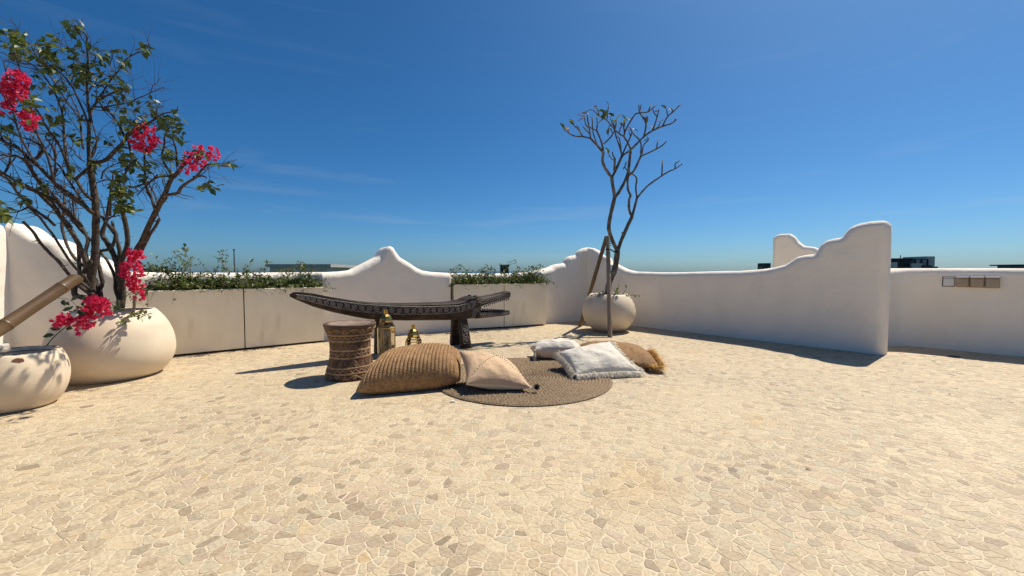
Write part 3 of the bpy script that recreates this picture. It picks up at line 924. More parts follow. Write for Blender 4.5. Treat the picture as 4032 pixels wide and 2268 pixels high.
fr([(625, 520), (608, 400), (590, 370)], .011, .009, .05, 0)
fr([(630, 545), (660, 470), (715, 350), (722, 300)], .015, .010, .05, .25)
fr([(630, 545), (690, 505), (720, 480), (830, 370), (910, 315), (1000, 275), (1080, 250), (1128, 213)], .020, .010, .05, -.3)
fr([(830, 370), (850, 260), (820, 190), (790, 145), (785, 75)], .015, .009, -.1, .05)
fr([(815, 180), (850, 200), (860, 180)], .010, .008, -.0, -.1)
fr([(790, 145), (800, 110), (806, 70)], .010, .007, .03, .1)
fr([(910, 315), (940, 230), (972, 112)], .013, .008, -.15, -.05)
fr([(955, 190), (925, 150), (912, 120)], .010, .007, -.08, -.15)
fr([(915, 315), (960, 280), (985, 230)], .011, .008, -.16, -.25)
fr([(1000, 275), (1045, 190), (1100, 140), (1167, 73)], .013, .008, -.2, -.1)
fr([(1050, 190), (1040, 120)], .010, .008, -.18, -.2)
fr([(1085, 155), (1095, 125), (1075, 112)], .009, .006, -.15, -.1)
fr([(1110, 235), (1120, 205)], .009, .007, -.28, -.28)
fr([(560, 935), (600, 880), (650, 790), (685, 700), (695, 620), (710, 485)], .027, .022, 0, .2)
fr([(710, 485), (680, 420), (650, 370), (652, 330), (640, 250)], .019, .012, .2, .3)
fr([(650, 370), (600, 340), (540, 280), (490, 220), (420, 180), (365, 125)], .015, .009, .25, .1)
fr([(490, 220), (495, 160), (505, 90)], .011, .008, .18, .2)
fr([(420, 180), (405, 130), (395, 105)], .010, .007, .12, .05)
fr([(600, 340), (625, 270), (680, 200)], .012, .009, .25, .4)
fr([(560, 295), (530, 220), (525, 190)], .010, .007, .2, .3)
fr([(645, 290), (660, 215)], .010, .008, .3, .35)
fr([(652, 330), (700, 240), (750, 165), (800, 150), (870, 140), (932, 88)], .015, .009, .27, .1)
fr([(870, 140), (897, 70)], .010, .008, .15, .2)
fr([(690, 300), (700, 340), (705, 360)], .009, .008, .27, .2)
fr([(588, 1425), (620, 1330), (650, 1260), (690, 1170), (722, 1108)], .033, .027, 0, .05)
fr([(650, 1260), (636, 1275), (632, 1250)], .018, .014, .02, -.05)
fr([(722, 1108), (695, 1040), (695, 950), (707, 910), (685, 860), (680, 780), (690, 730), (740, 680), (802, 550)], .022, .017, .05, -.15)
fr([(802, 550), (880, 515), (950, 480), (1000, 450), (1037, 413)], .014, .009, -.15, -.3)
fr([(945, 482), (962, 403)], .011, .008, -.23, -.2)
fr([(802, 550), (800, 420), (730, 340), (700, 280)], .014, .009, -.15, .0)
fr([(815, 530), (827, 450), (870, 400), (862, 375)], .012, .008, -.15, -.25)
fr([(722, 1108), (742, 1030), (767, 935)], .022, .020, .05, .1)
fr([(767, 935), (756, 840), (761, 745), (690, 690), (657, 650), (670, 598)], .016, .009, .1, .25)
fr([(767, 935), (820, 870), (880, 810), (995, 730), (1060, 690), (1120, 665), (1182, 622)], .018, .009, .1, -.25)
fr([(995, 730), (1002, 588)], .013, .009, -.05, .0)
fr([(1118, 665), (1120, 620), (1157, 590)], .011, .007, -.18, -.15)
ft = tag(empty('frangipani_tree', (RP[0], RP[1], .60)), 'nearly leafless frangipani with forked knobbly branches in the round pot', 'tree')
b = MB()
def rel(p, o): return Vector(p) - Vector(o.location)
tips = []
for pts, r0, r1, d0, d1 in FR:
    n = len(pts)
    P = [at(*zf(*q), TY + d0 + (d1 - d0) * i / (n - 1)) for i, q in enumerate(pts)]
    C = catmull(P, 5)
    k = len(C)
    r1 = max(r1 * 1.08, .009)
    R = [(r0 + (r1 - r0) * i / (k - 1)) * (1 + .16 * mnoise.noise(C[i] * 16)) for i in range(k)]
    R[0] *= 1.12
    b.tube([rel(p, ft) for p in C], R, 8)
    # blunt rounded tip
    b.tube([rel(C[-1], ft), rel(C[-1] + (C[-1] - C[-2]).normalized() * R[-1] * .8, ft)], [R[-1], R[-1] * .4], 8)
b.build('trunk', M['frangibark'], ft, smooth=True)
leafpos = [(375, 90, 1), (500, 85, 0), (455, 118, 0), (560, 150, 2), (592, 148, 2), (310, 160, 1), (275, 162, 1), (232, 200, 1), (200, 168, 1), (158, 205, 1), (170, 245, 2), (115, 270, 1), (62, 293, 0), (630, 160, 0), (578, 222, 2), (652, 236, 2), (612, 256, 2), (746, 300, 0), (862, 192, 0), (850, 216, 2), (936, 135, 1), (985, 225, 0), (962, 220, 1), (1040, 92, 0), (1075, 115, 2), (900, 295, 1), (510, 510, 2), (655, 635, 0), (1172, 628, 0), (840, 412, 0), (522, 155, 0), (472, 180, 0), (432, 190, 2), (510, 295, 0), (495, 265, 0), (340, 125, 0), (250, 185, 1), (420, 180, 2), (130, 280, 1), (455, 160, 0), (685, 210, 0), (800, 130, 2)]
allend = [(np.array(q), d0 + (d1 - d0) * i / (len(p) - 1)) for p, _, _, d0, d1 in FR for i, q in enumerate(p)]
fl_mesh = {}
for k, mm in ((0, 'leafdark'), (1, 'leafdry'), (2, 'leafyellow')):
    q = MB(); q.add([Vector(v) for v in leaf_geo(.44, .10, .25)[0]], LEAF[1]); o = q.build('leaf', M[mm]); fl_mesh[k] = o.data; bpy.data.objects.remove(o)
for x, y, k in leafpos:
    near = min(allend, key=lambda e: (e[0][0] - x) ** 2 + (e[0][1] - y) ** 2)
    base = at(*zf(*near[0]), TY + near[1]); tip = at(*zf(x, y), TY + near[1] + random.uniform(-.05, .05))
    d = tip - base
    if d.length < .02: d = Vector((random.gauss(0, .5), random.gauss(0, .5), 1))
    d = (d.normalized() + Vector((random.gauss(0, .3), random.gauss(0, .5), random.gauss(0, .3)))).normalized()
    size = random.uniform(.10, .17)
    o = bpy.data.objects.new('leaf', fl_mesh[k]); col.objects.link(o)
    o.parent = ft
    o.matrix_local = Matrix.Translation(rel(base, ft) + d * .005) @ frame(d).to_4x4() @ Matrix.Scale(size, 4)
# straps tying the stakes
t = tag(empty('tie_strap', at(2412, 985, 7.05)), 'black strap tying the front stake to the frangipani trunk', 'strap')
for c, r in ((at(2396, 982, 6.92), .043), (at(2428, 992, TY), .05)):
    b = MB(); b.tube([Vector(c) + Vector((math.cos(a) * r, math.sin(a) * r, 0)) - t.location for a in np.linspace(0, 2 * PI, 17)], .010, 6, cap=False)
    b.build('loop', M['black'], t)
b = MB(); b.tube([at(2406, 984, 6.93) - t.location, at(2440, 1000, TY - .05) - t.location], .011, 6); b.build('band', M['black'], t)
t = tag(empty('tie_strap', J), 'dark twine binding the top of the stakes to the trunk', 'strap')
b = MB(); pp = []
for i in range(46):
    a = i * .55; pp.append(Vector((math.cos(a) * .052, math.sin(a) * .06 + .02, -.05 + i * .0032)))
b.tube(pp, .007, 5); b.build('twine', M['crocdark'], t)

# small weeds in the round pot
def weed(loc, label, items, m='leafshrub2', size=.06, cat='plant', seed=1):
    random.seed(seed)
    t = tag(empty('weed', loc), label, cat)
    st, lf = MB(), MB()
    for (p, d, L_, n) in items:
        pts = [Vector(p)]; d = Vector(d).normalized()
        for i in range(n):
            d = (d + Vector((random.gauss(0, .15), random.gauss(0, .15), -.07))).normalized()
            pts.append(pts[-1] + d * L_ / n)
        st.tube(pts, [.0035 * (1 - .6 * i / n) for i in range(n + 1)], 4, cap=False)
        for i in range(1, n + 1):
            for s_ in (0, 1):
                dd = (pts[i] - pts[i - 1]).normalized()
                side = Matrix.Rotation(random.uniform(0, 6.28), 3, dd) @ dd.orthogonal().normalized()
                put_leaf(lf, pts[i], side + dd * .6, size * random.uniform(.6, 1.2))
    st.build('stems', M['stem'], t)
    tag(lf.build('leaves', M[m], t), kind='stuff')
    return t
weed((RP[0], RP[1], .60), 'bright green weed growing behind the stake in the round pot', [((.06, -.24, 0), (.05, -.1, 1), .22, 6), ((.10, -.22, 0), (.1, 0, 1), .16, 5), ((.2, -.2, 0), (1, -.3, .55), .30, 7), ((-.02, -.25, 0), (.3, -.1, .8), .15, 5), ((.12, -.2, 0), (.8, .1, .9), .3, 7)], size=.055, seed=4)
weed((RP[0] - .17, RP[1] - .2, .60), 'small dark weed at the left of the front stake in the round pot', [((0, 0, 0), (-.5, -.2, .6), .14, 5), ((.02, 0, 0), (.1, -.2, .8), .10, 5), ((-.02, 0, 0), (-.9, 0, .5), .14, 5), ((.05, .0, 0), (.6, -.2, .6), .12, 5)], m='leafdark', size=.05, seed=5)

# ================================================================== BOUGAINVILLEA
random.seed(33)
BY = BIGP[1]
BT = tag(empty('bougainvillea_tree', (BIGP[0], BIGP[1], .60)), 'sparse bougainvillea tree with hot pink flower clusters in the large cream pot', 'tree')
r2 = lambda x, y: (200 + x / 2.898, 750 + y / 2.898)          # zoomed drawing of the lower crown
r1 = lambda x, y: (x / 1.704, y / 1.704)                      # zoomed drawing of the upper crown
r3 = lambda x, y: (x / 4.14, 550 + y / 4.14)
BR = []
def br(f, pts, w0, w1, d0, d1): BR.append(([f(*q) for q in pts], w0, w1, d0, d1))
# lower trunks
br(r2, [(520, 1260), (470, 1180), (455, 1060), (480, 900), (505, 740), (508, 560), (515, 380), (515, 200), (500, 60), (480, -60), (465, -160), (440, -300)], .055, .034, 0, 0)
br(r2, [(560, 1290), (555, 1150), (510, 1060), (495, 1010)], .042, .032, .05, .1)
br(r2, [(560, 1130), (590, 1040), (560, 900), (535, 800), (560, 700), (660, 670), (720, 600), (740, 480), (660, 390), (570, 290), (470, 240), (330, 140), (150, 30), (40, -80)], .026, .022, .05, .25)
br(r2, [(480, 1190), (330, 1090), (300, 1000)], .036, .02, -.05, -.1)
br(r2, [(470, 1275), (380, 1225), (280, 1190), (285, 1080), (360, 960), (460, 800)], .045, .026, -.1, -.05)
br(r2, [(455, 1120), (390, 1050), (330, 960), (320, 700), (300, 570), (215, 410), (110, 270), (0, 120), (-60, 40)], .026, .022, .1, .3)
br(r2, [(470, 1040), (420, 900), (380, 760), (320, 620), (250, 500), (130, 330), (40, 200), (-60, 100), (-140, 20)], .030, .024, .0, -.3)
br(r2, [(465, 1050), (440, 960), (400, 880), (250, 740), (160, 560), (130, 380), (150, 180), (155, 60), (160, -60)], .020, .014, .1, .45)
br(r2, [(480, 900), (420, 800), (400, 700), (420, 560), (360, 420), (250, 280), (60, 90), (-50, -40)], .026, .02, .15, .4)
br(r2, [(450, 1130), (330, 1040), (210, 965), (110, 830), (0, 730), (-120, 600), (-210, 470), (-320, 350)], .022, .016, -.2, -.5)
br(r2, [(440, 1080), (390, 990), (310, 920), (200, 780), (60, 560), (0, 470), (-110, 330), (-250, 200)], .015, .010, -.1, -.45)
br(r2, [(775, 1350), (770, 1240), (740, 1130), (720, 960), (640, 800), (560, 700), (450, 560), (330, 440), (180, 250), (50, 60)], .024, .016, .1, .35)
br(r2, [(790, 1340), (815, 1150), (790, 1000), (770, 880), (740, 780), (640, 590), (590, 500), (610, 400), (640, 330), (660, 180), (690, 0), (700, -80)], .052, .016, .15, .3)
br(r2, [(640, 335), (700, 300), (745, 295)], .013, .010, .25, .28)
br(r2, [(790, 800), (770, 640), (730, 500), (640, 380)], .026, .018, .2, .3)
br(r2, [(805, 1000), (800, 880), (820, 780), (870, 640), (870, 480), (840, 330), (810, 200), (790, 60)], .036, .028, .15, .05)
br(r2, [(700, 350), (740, 520), (800, 720), (820, 800)], .014, .022, .25, .2)
br(r2, [(812, 1120), (825, 1000), (860, 900), (960, 740), (1030, 590), (1110, 420), (1190, 260), (1250, 150), (1310, 60)], .040, .036, .15, .0)
br(r2, [(1040, 690), (1120, 520), (1210, 380), (1240, 325)], .018, .015, .1, .05)
br(r2, [(1205, 215), (1150, 100), (1090, -20)], .016, .012, .05, .1)
# right limb and its forks
br(r1, [(1070, 1370), (1110, 1290), (1150, 1200), (1200, 1150), (1235, 1100)], .034, .024, .0, -.1)
br(r1, [(1235, 1110), (1270, 1060), (1300, 1010)], .018, .01, -.1, -.15)
br(r1, [(1110, 1305), (1190, 1298), (1222, 1250), (1310, 1190), (1385, 1110), (1440, 1105), (1500, 1115), (1555, 1108)], .026, .005, 0, -.3)
br(r1, [(1300, 1185), (1350, 1180), (1385, 1190)], .014, .008, -.1, -.15)
br(r1, [(1390, 1120), (1400, 1160), (1405, 1210), (1400, 1260)], .005, .003, -.2, -.25)
br(r1, [(1040, 1400), (1000, 1290), (975, 1230), (970, 1060), (975, 1000)], .016, .009, .0, .1)
br(r1, [(1060, 1380), (1030, 1290), (1000, 1230)], .012, .007, .0, .15)
br(r1, [(1165, 1190), (1110, 1110), (1085, 1040), (1100, 980), (1110, 900), (1140, 850)], .014, .006, -.05, -.1)
br(r1, [(1190, 1120), (1180, 1000), (1160, 930), (1160, 860)], .012, .006, -.05, -.15)
br(r1, [(1150, 1180), (1060, 1190), (1000, 1220), (910, 1255), (860, 1250)], .013, .010, .0, .15)
br(r1, [(1060, 1170), (990, 1240), (920, 1310)], .009, .006, .05, .1)
# central limbs of the upper crown
br(r1, [(625, 1320), (605, 1180), (595, 1040), (595, 900), (605, 790), (620, 720), (690, 655), (790, 605), (855, 595)], .030, .008, 0, .15)
br(r1, [(600, 1090), (700, 1075), (800, 985), (850, 920), (890, 880)], .028, .018, .0, -.1)
br(r1, [(835, 925), (800, 840), (750, 770), (690, 715), (640, 650)], .014, .007, -.1, .1)
br(r1, [(870, 890), (940, 870), (1000, 820), (1100, 765), (1185, 745), (1195, 715)], .012, .004, -.1, -.25)
br(r1, [(985, 835), (1060, 790), (1090, 760)], .006, .003, -.15, -.1)
br(r1, [(620, 720), (720, 715), (860, 690), (940, 655), (1010, 620), (1105, 583)], .011, .003, .05, .1)
br(r1, [(1012, 615), (1025, 575), (1045, 560), (1078, 522)], .005, .002, .1, .1)
br(r1, [(1025, 572), (990, 550), (970, 545)], .004, .002, .1, .15)
br(r1, [(640, 690), (740, 540), (790, 480), (850, 395), (950, 345), (1008, 328), (990, 262)], .011, .003, .1, -.1)
br(r1, [(770, 490), (740, 430), (760, 340)], .006, .003, .05, .1)
br(r1, [(605, 790), (585, 600), (590, 430), (583, 300), (578, 235), (500, 190)], .015, .004, .05, -.15)
br(r1, [(590, 560), (540, 420), (470, 330), (410, 290), (340, 280)], .010, .003, .0, .2)
br(r1, [(590, 480), (640, 380), (660, 320)], .007, .003, -.05, .1)
br(r1, [(600, 850), (540, 700), (470, 560), (380, 470), (250, 440), (120, 420)], .012, .004, .05, -.2)
br(r1, [(560, 1000), (545, 900), (530, 760), (470, 640), (420, 560)], .012, .006, .1, .3)
br(r1, [(630, 1000), (655, 930), (680, 890)], .008, .004, .05, .1)
br(r1, [(620, 1060), (650, 960), (615, 800)], .010, .007, .0, .1)
# left limbs
br(r3, [(1600, 1060), (1480, 960), (1380, 870), (1250, 680), (1130, 530), (1080, 300), (1050, 0), (1040, -120)], .024, .020, .05, .25)
br(r3, [(1240, 640), (1330, 560), (1390, 500), (1470, 440)], .018, .014, .1, .05)
br(r3, [(1520, 1200), (1350, 1040), (1150, 900), (900, 700), (750, 560), (640, 440), (480, 320), (380, 200), (260, 100), (90, 50), (-50, -40)], .026, .018, -.1, -.4)
br(r3, [(1150, 1440), (1000, 1260), (850, 1050), (720, 800), (620, 650), (520, 500), (420, 350), (330, 290), (240, 260), (130, 270), (40, 235)], .032, .012, -.15, -.5)
br(r3, [(1340, 1420), (1100, 1200), (900, 1000), (750, 900), (600, 860), (400, 740), (200, 640), (60, 550), (-60, 470)], .022, .014, -.05, -.55)
br(r3, [(900, 1400), (780, 1290), (640, 1200), (500, 1090), (350, 930), (230, 800), (110, 640), (0, 560)], .016, .012, -.3, -.6)
br(r3, [(500, 1080), (330, 1160), (215, 1190)], .010, .006, -.35, -.5)
br(r3, [(80, 540), (150, 400), (170, 250), (180, 100), (170, -20)], .010, .006, -.5, -.3)
br(r3, [(100, 520), (220, 320), (250, 280)], .008, .005, -.5, -.4)
br(r3, [(1340, 1000), (1180, 760), (1060, 590), (1000, 470), (880, 330), (740, 180), (640, 50), (500, -80)], .012, .008, .0, .2)
br(r3, [(920, 300), (900, 100), (910, 0), (880, -150)], .010, .006, .1, .3)
br(r3, [(930, 470), (890, 560), (870, 610), (900, 300), (850, 120), (800, 30), (740, -60)], .012, .008, .1, -.1)
br(r3, [(450, 330), (600, 300), (690, 190), (640, 90), (520, 20), (380, -30)], .018, .010, -.3, -.1)   # thick knot of old wood
br(r3, [(1380, 360), (1260, 260), (1180, 160), (1100, 60)], .008, .004, .1, .25)
br(r3, [(1460, 330), (1520, 150), (1580, 50), (1600, -40)], .009, .006, .05, .1)
br(r3, [(1650, 640), (1700, 500), (1810, 430), (2000, 370)], .009, .004, .1, -.05)
br(r3, [(1530, 740), (1600, 690), (1790, 660)], .008, .005, .05, 0)
br(r3, [(1640, 1100), (1750, 1100), (1890, 1100)], .007, .005, .1, .1)
br(r3, [(1330, 1480), (1240, 1300), (1200, 1150), (1190, 1000), (1210, 1010)], .012, .010, .25, .3)
# upper left crown
br(r1, [(250, 1100), (180, 1000), (130, 900), (100, 800), (60, 650), (40, 480), (20, 400)], .012, .004, -.5, -.6)
br(r1, [(470, 1150), (400, 980), (330, 880), (260, 760), (200, 640), (160, 540), (120, 420), (90, 330)], .014, .004, -.2, -.35)
br(r1, [(430, 900), (420, 780), (380, 650), (300, 520), (210, 430), (90, 390), (0, 350)], .012, .004, .0, -.2)
br(r1, [(370, 1240), (300, 1000), (220, 860), (120, 760), (20, 640), (-60, 560)], .012, .005, -.4, -.6)
br(r1, [(540, 800), (420, 640), (330, 500), (260, 400), (200, 300), (140, 250), (125, 190), (65, 130)], .010, .003, .1, .1)
br(r1, [(330, 500), (250, 470), (130, 440), (10, 400)], .007, .003, -.1, -.25)
br(r1, [(150, 300), (60, 240), (0, 210)], .005, .002, .0, .1)
br(r1, [(580, 620), (470, 560), (360, 480), (250, 360), (170, 320)], .008, .003, .2, .3)
br(r1, [(480, 560), (500, 480), (490, 380), (450, 300)], .007, .003, .1, .15)
br(r1, [(560, 640), (640, 560), (700, 560), (800, 570)], .007, .003, .15, .2)
br(r1, [(640, 650), (700, 640), (770, 620), (830, 560)], .006, .003, .1, 0)
br(r1, [(415, 360), (410, 300), (415, 262)], .004, .002, .1, .1)
br(r1, [(680, 720), (760, 800), (870, 830)], .006, .003, .05, 0)
br(r1, [(760, 720), (900, 740), (1000, 780)], .005, .002, .1, 0)
br(r1, [(850, 900), (870, 1000), (880, 1080), (830, 1180), (800, 1220)], .014, .010, -.05, -.1)
br(r1, [(740, 1449), (745, 1300), (760, 1160)], .012, .009, .2, .25)
trunk, thin = MB(), MB()
allC = []
ALLP = []
for pts, w0, w1, d0, d1 in BR:
    n = len(pts)
    P = [at(q[0], q[1], BY + d0 + (d1 - d0) * i / (n - 1)) for i, q in enumerate(pts)]
    C = catmull(P, 4); k = len(C)
    for i in range(1, k - 1): C[i] = C[i] + Vector((mnoise.noise(C[i] * 9), mnoise.noise(C[i] * 9 + Vector((5, 0, 0))), mnoise.noise(C[i] * 9 + Vector((0, 7, 0))))) * .006
    wk = .66 if w0 > .02 else .8
    R = [max(.002, (w0 + (w1 - w0) * i / (k - 1)) * wk * (1 + .16 * mnoise.noise(C[i] * 22))) for i in range(k)]
    tgt = trunk if w0 > .0115 else thin
    tgt.tube([rel(p, BT) for p in C], R, 8 if w0 > .0115 else 5)
    allC.append((C, R))
    ALLP += C
trunk.build('trunk', M['bark'], BT, smooth=True)
# side twigs and thorns
def twig(p, d, L_, r, lvl):
    n = max(3, int(L_ / .05))
    pts = [p]; d = d.normalized()
    for i in range(n):
        d = (d + Vector((random.gauss(0, .16), random.gauss(0, .16), random.gauss(.03, .14)))).normalized()
        pts.append(pts[-1] + d * L_ / n)
    thin.tube([rel(q, BT) for q in pts], [r * (1 - .65 * i / n) for i in range(n + 1)], 4, cap=False)
    if lvl > 0:
        for i in range(1, n + 1):
            if random.random() < .40:
                dd = (pts[i] - pts[i - 1]).normalized()
                q = (dd + Matrix.Rotation(random.uniform(0, 6.28), 3, dd) @ dd.orthogonal().normalized() * random.uniform(.5, 1.1)).normalized()
                twig(pts[i], q, L_ * random.uniform(.3, .6), r * .6, lvl - 1)
    ALLP.extend(pts[1:])
for C, R in allC:
    for i in range(2, len(C)):
        u_, v_ = 0, 0
        if R[i] < .024 and C[i].z > 1.5 and random.random() < (.40 if C[i].x < -3.2 else .18):
            dd = (C[i] - C[i - 1]).normalized()
            q = dd * .7 + Matrix.Rotation(random.uniform(0, 6.28), 3, dd) @ dd.orthogonal().normalized() * random.uniform(.5, 1.0) + Vector((0, 0, .2))
            twig(C[i], q, random.uniform(.08, .26), min(R[i] * .6, .0048), 1)
        if random.random() < .30 and R[i] > .008:          # thorns and pruning stubs
            dd = (C[i] - C[i - 1]).normalized()
            q = Matrix.Rotation(random.uniform(0, 6.28), 3, dd) @ dd.orthogonal().normalized()
            thin.tube([rel(C[i] + q * R[i] * .8, BT), rel(C[i] + q * (R[i] + random.uniform(.012, .035)), BT)], [.004, .0012], 4)
thin.build('twigs', M['twig'], BT)
# leaves: clusters (u, v, spread px, count, yellow share, depth)
LC = [(293, 115, 26, 24, .1, -.1), (60, 185, 50, 60, .6, -.2), (180, 200, 45, 60, .6, -.2), (205, 255, 35, 34, .4, -.1), (325, 290, 45, 60, .05, 0), (395, 225, 28, 22, .1, .05), (492, 247, 18, 14, .05, -.05), (563, 190, 16, 10, .1, -.1),
      (430, 312, 35, 26, .1, .1), (300, 200, 35, 18, .1, 0), (232, 478, 26, 24, .3, -.2), (12, 505, 30, 30, .1, -.5), (480, 335, 28, 22, .15, .1), (603, 405, 12, 8, 0, .1), (606, 440, 14, 12, 0, .1), (505, 490, 32, 42, .5, -.1), (540, 480, 25, 24, .4, -.1),
      (690, 495, 34, 46, .1, -.2), (640, 480, 18, 14, .1, -.1), (500, 620, 30, 30, .05, 0), (535, 640, 28, 26, .1, 0), (565, 690, 24, 18, .1, 0), (660, 612, 28, 30, .1, -.1), (705, 615, 18, 12, .1, -.15), (785, 612, 16, 14, .1, -.2), (465, 705, 26, 30, .45, -.1), (482, 760, 24, 46, .75, -.1), (490, 820, 24, 40, .7, -.05),
      (268, 660, 16, 10, .3, 0), (180, 738, 14, 10, .3, -.3), (285, 560, 28, 12, .3, .1), (70, 715, 16, 10, .3, -.5), (92, 785, 18, 12, .05, -.5), (8, 840, 26, 34, .5, -.6), (818, 735, 22, 24, .05, -.25), (905, 650, 10, 7, .3, -.3), (862, 645, 8, 4, .3, -.25), (120, 420, 35, 40, .85, -.55),
      (370, 640, 18, 10, .4, 0), (350, 560, 20, 10, .1, .05), (680, 690, 20, 10, .1, 0), (270, 690, 14, 6, 0, 0), (430, 560, 16, 6, .1, 0), (30, 130, 18, 8, .1, .1), (480, 200, 14, 5, .1, .1), (600, 650, 18, 10, .1, 0), (585, 590, 16, 10, .1, 0), (250, 340, 60, 30, .1, .1), (150, 330, 50, 20, .2, -.2),
      (400, 400, 40, 18, .05, .1), (470, 410, 40, 16, .1, .1), (540, 420, 26, 8, .1, .1), (180, 520, 40, 12, .2, 0), (300, 470, 30, 10, .1, .1)]
leaves = []
for u, v, sp_, cnt, ysh, dy in LC:
    for i in range(int(cnt * 1.08)):
        q = at(u + random.gauss(0, sp_ * .62), v + random.gauss(0, sp_ * .62), BY + dy + random.gauss(0, .10))
        # hang it on the nearest twig if one is close
        d = Vector((random.gauss(0, 1), random.gauss(0, 1), random.gauss(-.35, .6))).normalized()
        leaves.append((q, d, random.uniform(.050, .088), 1 if random.random() < ysh else 0))
petiole = MB()
lm = []
for mm in ('leafdark', 'leafyellow'):
    q = MB(); q.add([Vector(v) for v in LEAF[0]], LEAF[1]); o = q.build('leaf', M[mm]); lm.append(o.data); bpy.data.objects.remove(o)
random.shuffle(leaves)
AP = np.array([tuple(p) for p in ALLP])
leaves.sort(key=lambda l: -l[2] / l[0].y)
rest = MB()
for i, (p, d, s_, y_) in enumerate(leaves):
    j = int(((AP - np.array(p)) ** 2).sum(1).argmin()); a = ALLP[j]
    if .01 < (a - p).length < .16: petiole.tube([rel(a, BT), rel((a + p) / 2 + Vector((0, 0, .008)), BT), rel(p, BT)], [.0018, .0014, .001], 3, cap=False)
    if i < 300:
        o = bpy.data.objects.new('leaf', lm[y_]); col.objects.link(o); o.parent = BT
        o.matrix_local = Matrix.Translation(rel(p, BT)) @ frame(d).to_4x4() @ Matrix.Scale(s_, 4)
    else:
        put_leaf(rest, rel(p, BT), d, s_, LEAF, mi=y_)
petiole.build('leaf_stalks', M['stem'], BT)
tag(rest.build('leaves', [M['leafdark'], M['leafyellow']], BT), kind='stuff')
def floret(b, p, d, s_):
    R = frame(d)
    for k in range(3):
        a = k * 2.094 + random.uniform(-.3, .3)
        Rk = R @ Matrix.Rotation(a, 3, 'Y')
        V = [(0, 0, 0), (-.32, .42, .22), (.32, .42, .22), (0, .45, .16), (-.22, .75, .30), (.22, .75, .30), (0, 1.05, .34 + random.uniform(-.1, .15))]
        b.add([Rk @ (Vector(v) * s_) + Vector(p) for v in V], [(0, 3, 1), (0, 2, 3), (1, 3, 6, 4), (3, 2, 5, 6)])
def flowers(root, lst, label=None):
    for u, v, su, sv, cnt, Y in lst:
        b = MB()
        for i in range(cnt):
            while True:
                a, c = random.uniform(-1, 1), random.uniform(-1, 1)
                if a * a + c * c < 1: break
            q = at(u + a * su * .88, v + c * sv * .88, Y + random.gauss(0, .035))
            d = Vector((a * .8 + random.gauss(0, .5), random.gauss(-.3, .5), -c * .8 + random.gauss(0, .5)))
            floret(b, rel(q, root), d, random.uniform(.026, .042))
        o = tag(b.build('flower_cluster', M['bract'], root), kind='stuff')
flowers(BT, [(62, 340, 52, 68, 170, BY - .55), (115, 470, 36, 38, 70, BY - .55), (30, 425, 22, 25, 24, BY - .55), (572, 545, 55, 58, 150, BY - .15), (772, 635, 40, 36, 46, BY - .2), (840, 607, 20, 26, 26, BY - .25), (785, 585, 18, 12, 14, BY - .2), (745, 620, 18, 22, 14, BY - .15), (735, 665, 22, 22, 12, BY - .12),
             (530, 1008, 34, 26, 60, BY - .05), (516, 1068, 48, 36, 110, BY - .1), (530, 1120, 30, 26, 50, BY - .1), (548, 1160, 24, 20, 26, BY - .1)])
# sprig out of the old bowl
sp_t = tag(empty('bougainvillea_sprig', (at(165, 1388, 3.36).x, 3.36, .33)), 'pink flowering sprig arching out of the chipped bowl at the left', 'plant')
b = MB()
P = catmull([at(163, 1392, 3.36), at(205, 1335, 3.4), at(262, 1285, 3.44), at(320, 1248, 3.5), at(400, 1215, 3.55), at(440, 1195, 3.58)], 5)
b.tube([rel(p, sp_t) for p in P], [.0048 - .003 * i / len(P) for i in range(len(P))], 5)
for pts in ([(318, 1250), (300, 1205), (272, 1180), (240, 1175), (225, 1172)], [(340, 1240), (350, 1200), (345, 1185), (325, 1175)], [(300, 1262), (310, 1285), (320, 1300)]):
    C = catmull([at(q[0], q[1], 3.46 + .01 * i) for i, q in enumerate(pts)], 4)
    b.tube([rel(p, sp_t) for p in C], [.0026 - .0014 * i / len(C) for i in range(len(C))], 4)
b.build('stem', M['stem'], sp_t)
for (u, v, s_, du, dv) in ((222, 1178, .055, -14, 4), (248, 1180, .065, 6, 22), (262, 1188, .05, 12, 18), (290, 1205, .045, -14, 10), (280, 1180, .075, 26, -8), (325, 1190, .045, 2, 14), (285, 1215, .07, -30, 4), (310, 1220, .085, 26, 26), (215, 1318, .08, -28, 4), (240, 1296, .075, -30, -2), (262, 1290, .07, 22, 4), (300, 1272, .06, 22, 4), (460, 1205, .06, 16, -16), (455, 1210, .06, 22, 6)):
    a = at(u, v, 3.47); d = at(u + du, v + dv, 3.45) - a
    o = bpy.data.objects.new('leaf', lm[0]); col.objects.link(o); o.parent = sp_t
    o.matrix_local = Matrix.Translation(rel(a, sp_t)) @ frame(d, (0.1, -1, .5)).to_4x4() @ Matrix.Scale(s_, 4)
flowers(sp_t, [(262, 1258, 30, 22, 46, 3.44), (232, 1272, 28, 10, 20, 3.42), (345, 1262, 30, 24, 48, 3.48), (318, 1292, 16, 16, 12, 3.46), (345, 1220, 22, 18, 30, 3.5), (392, 1200, 34, 26, 56, 3.54), (368, 1185, 26, 12, 20, 3.53), (410, 1222, 28, 14, 24, 3.54)])
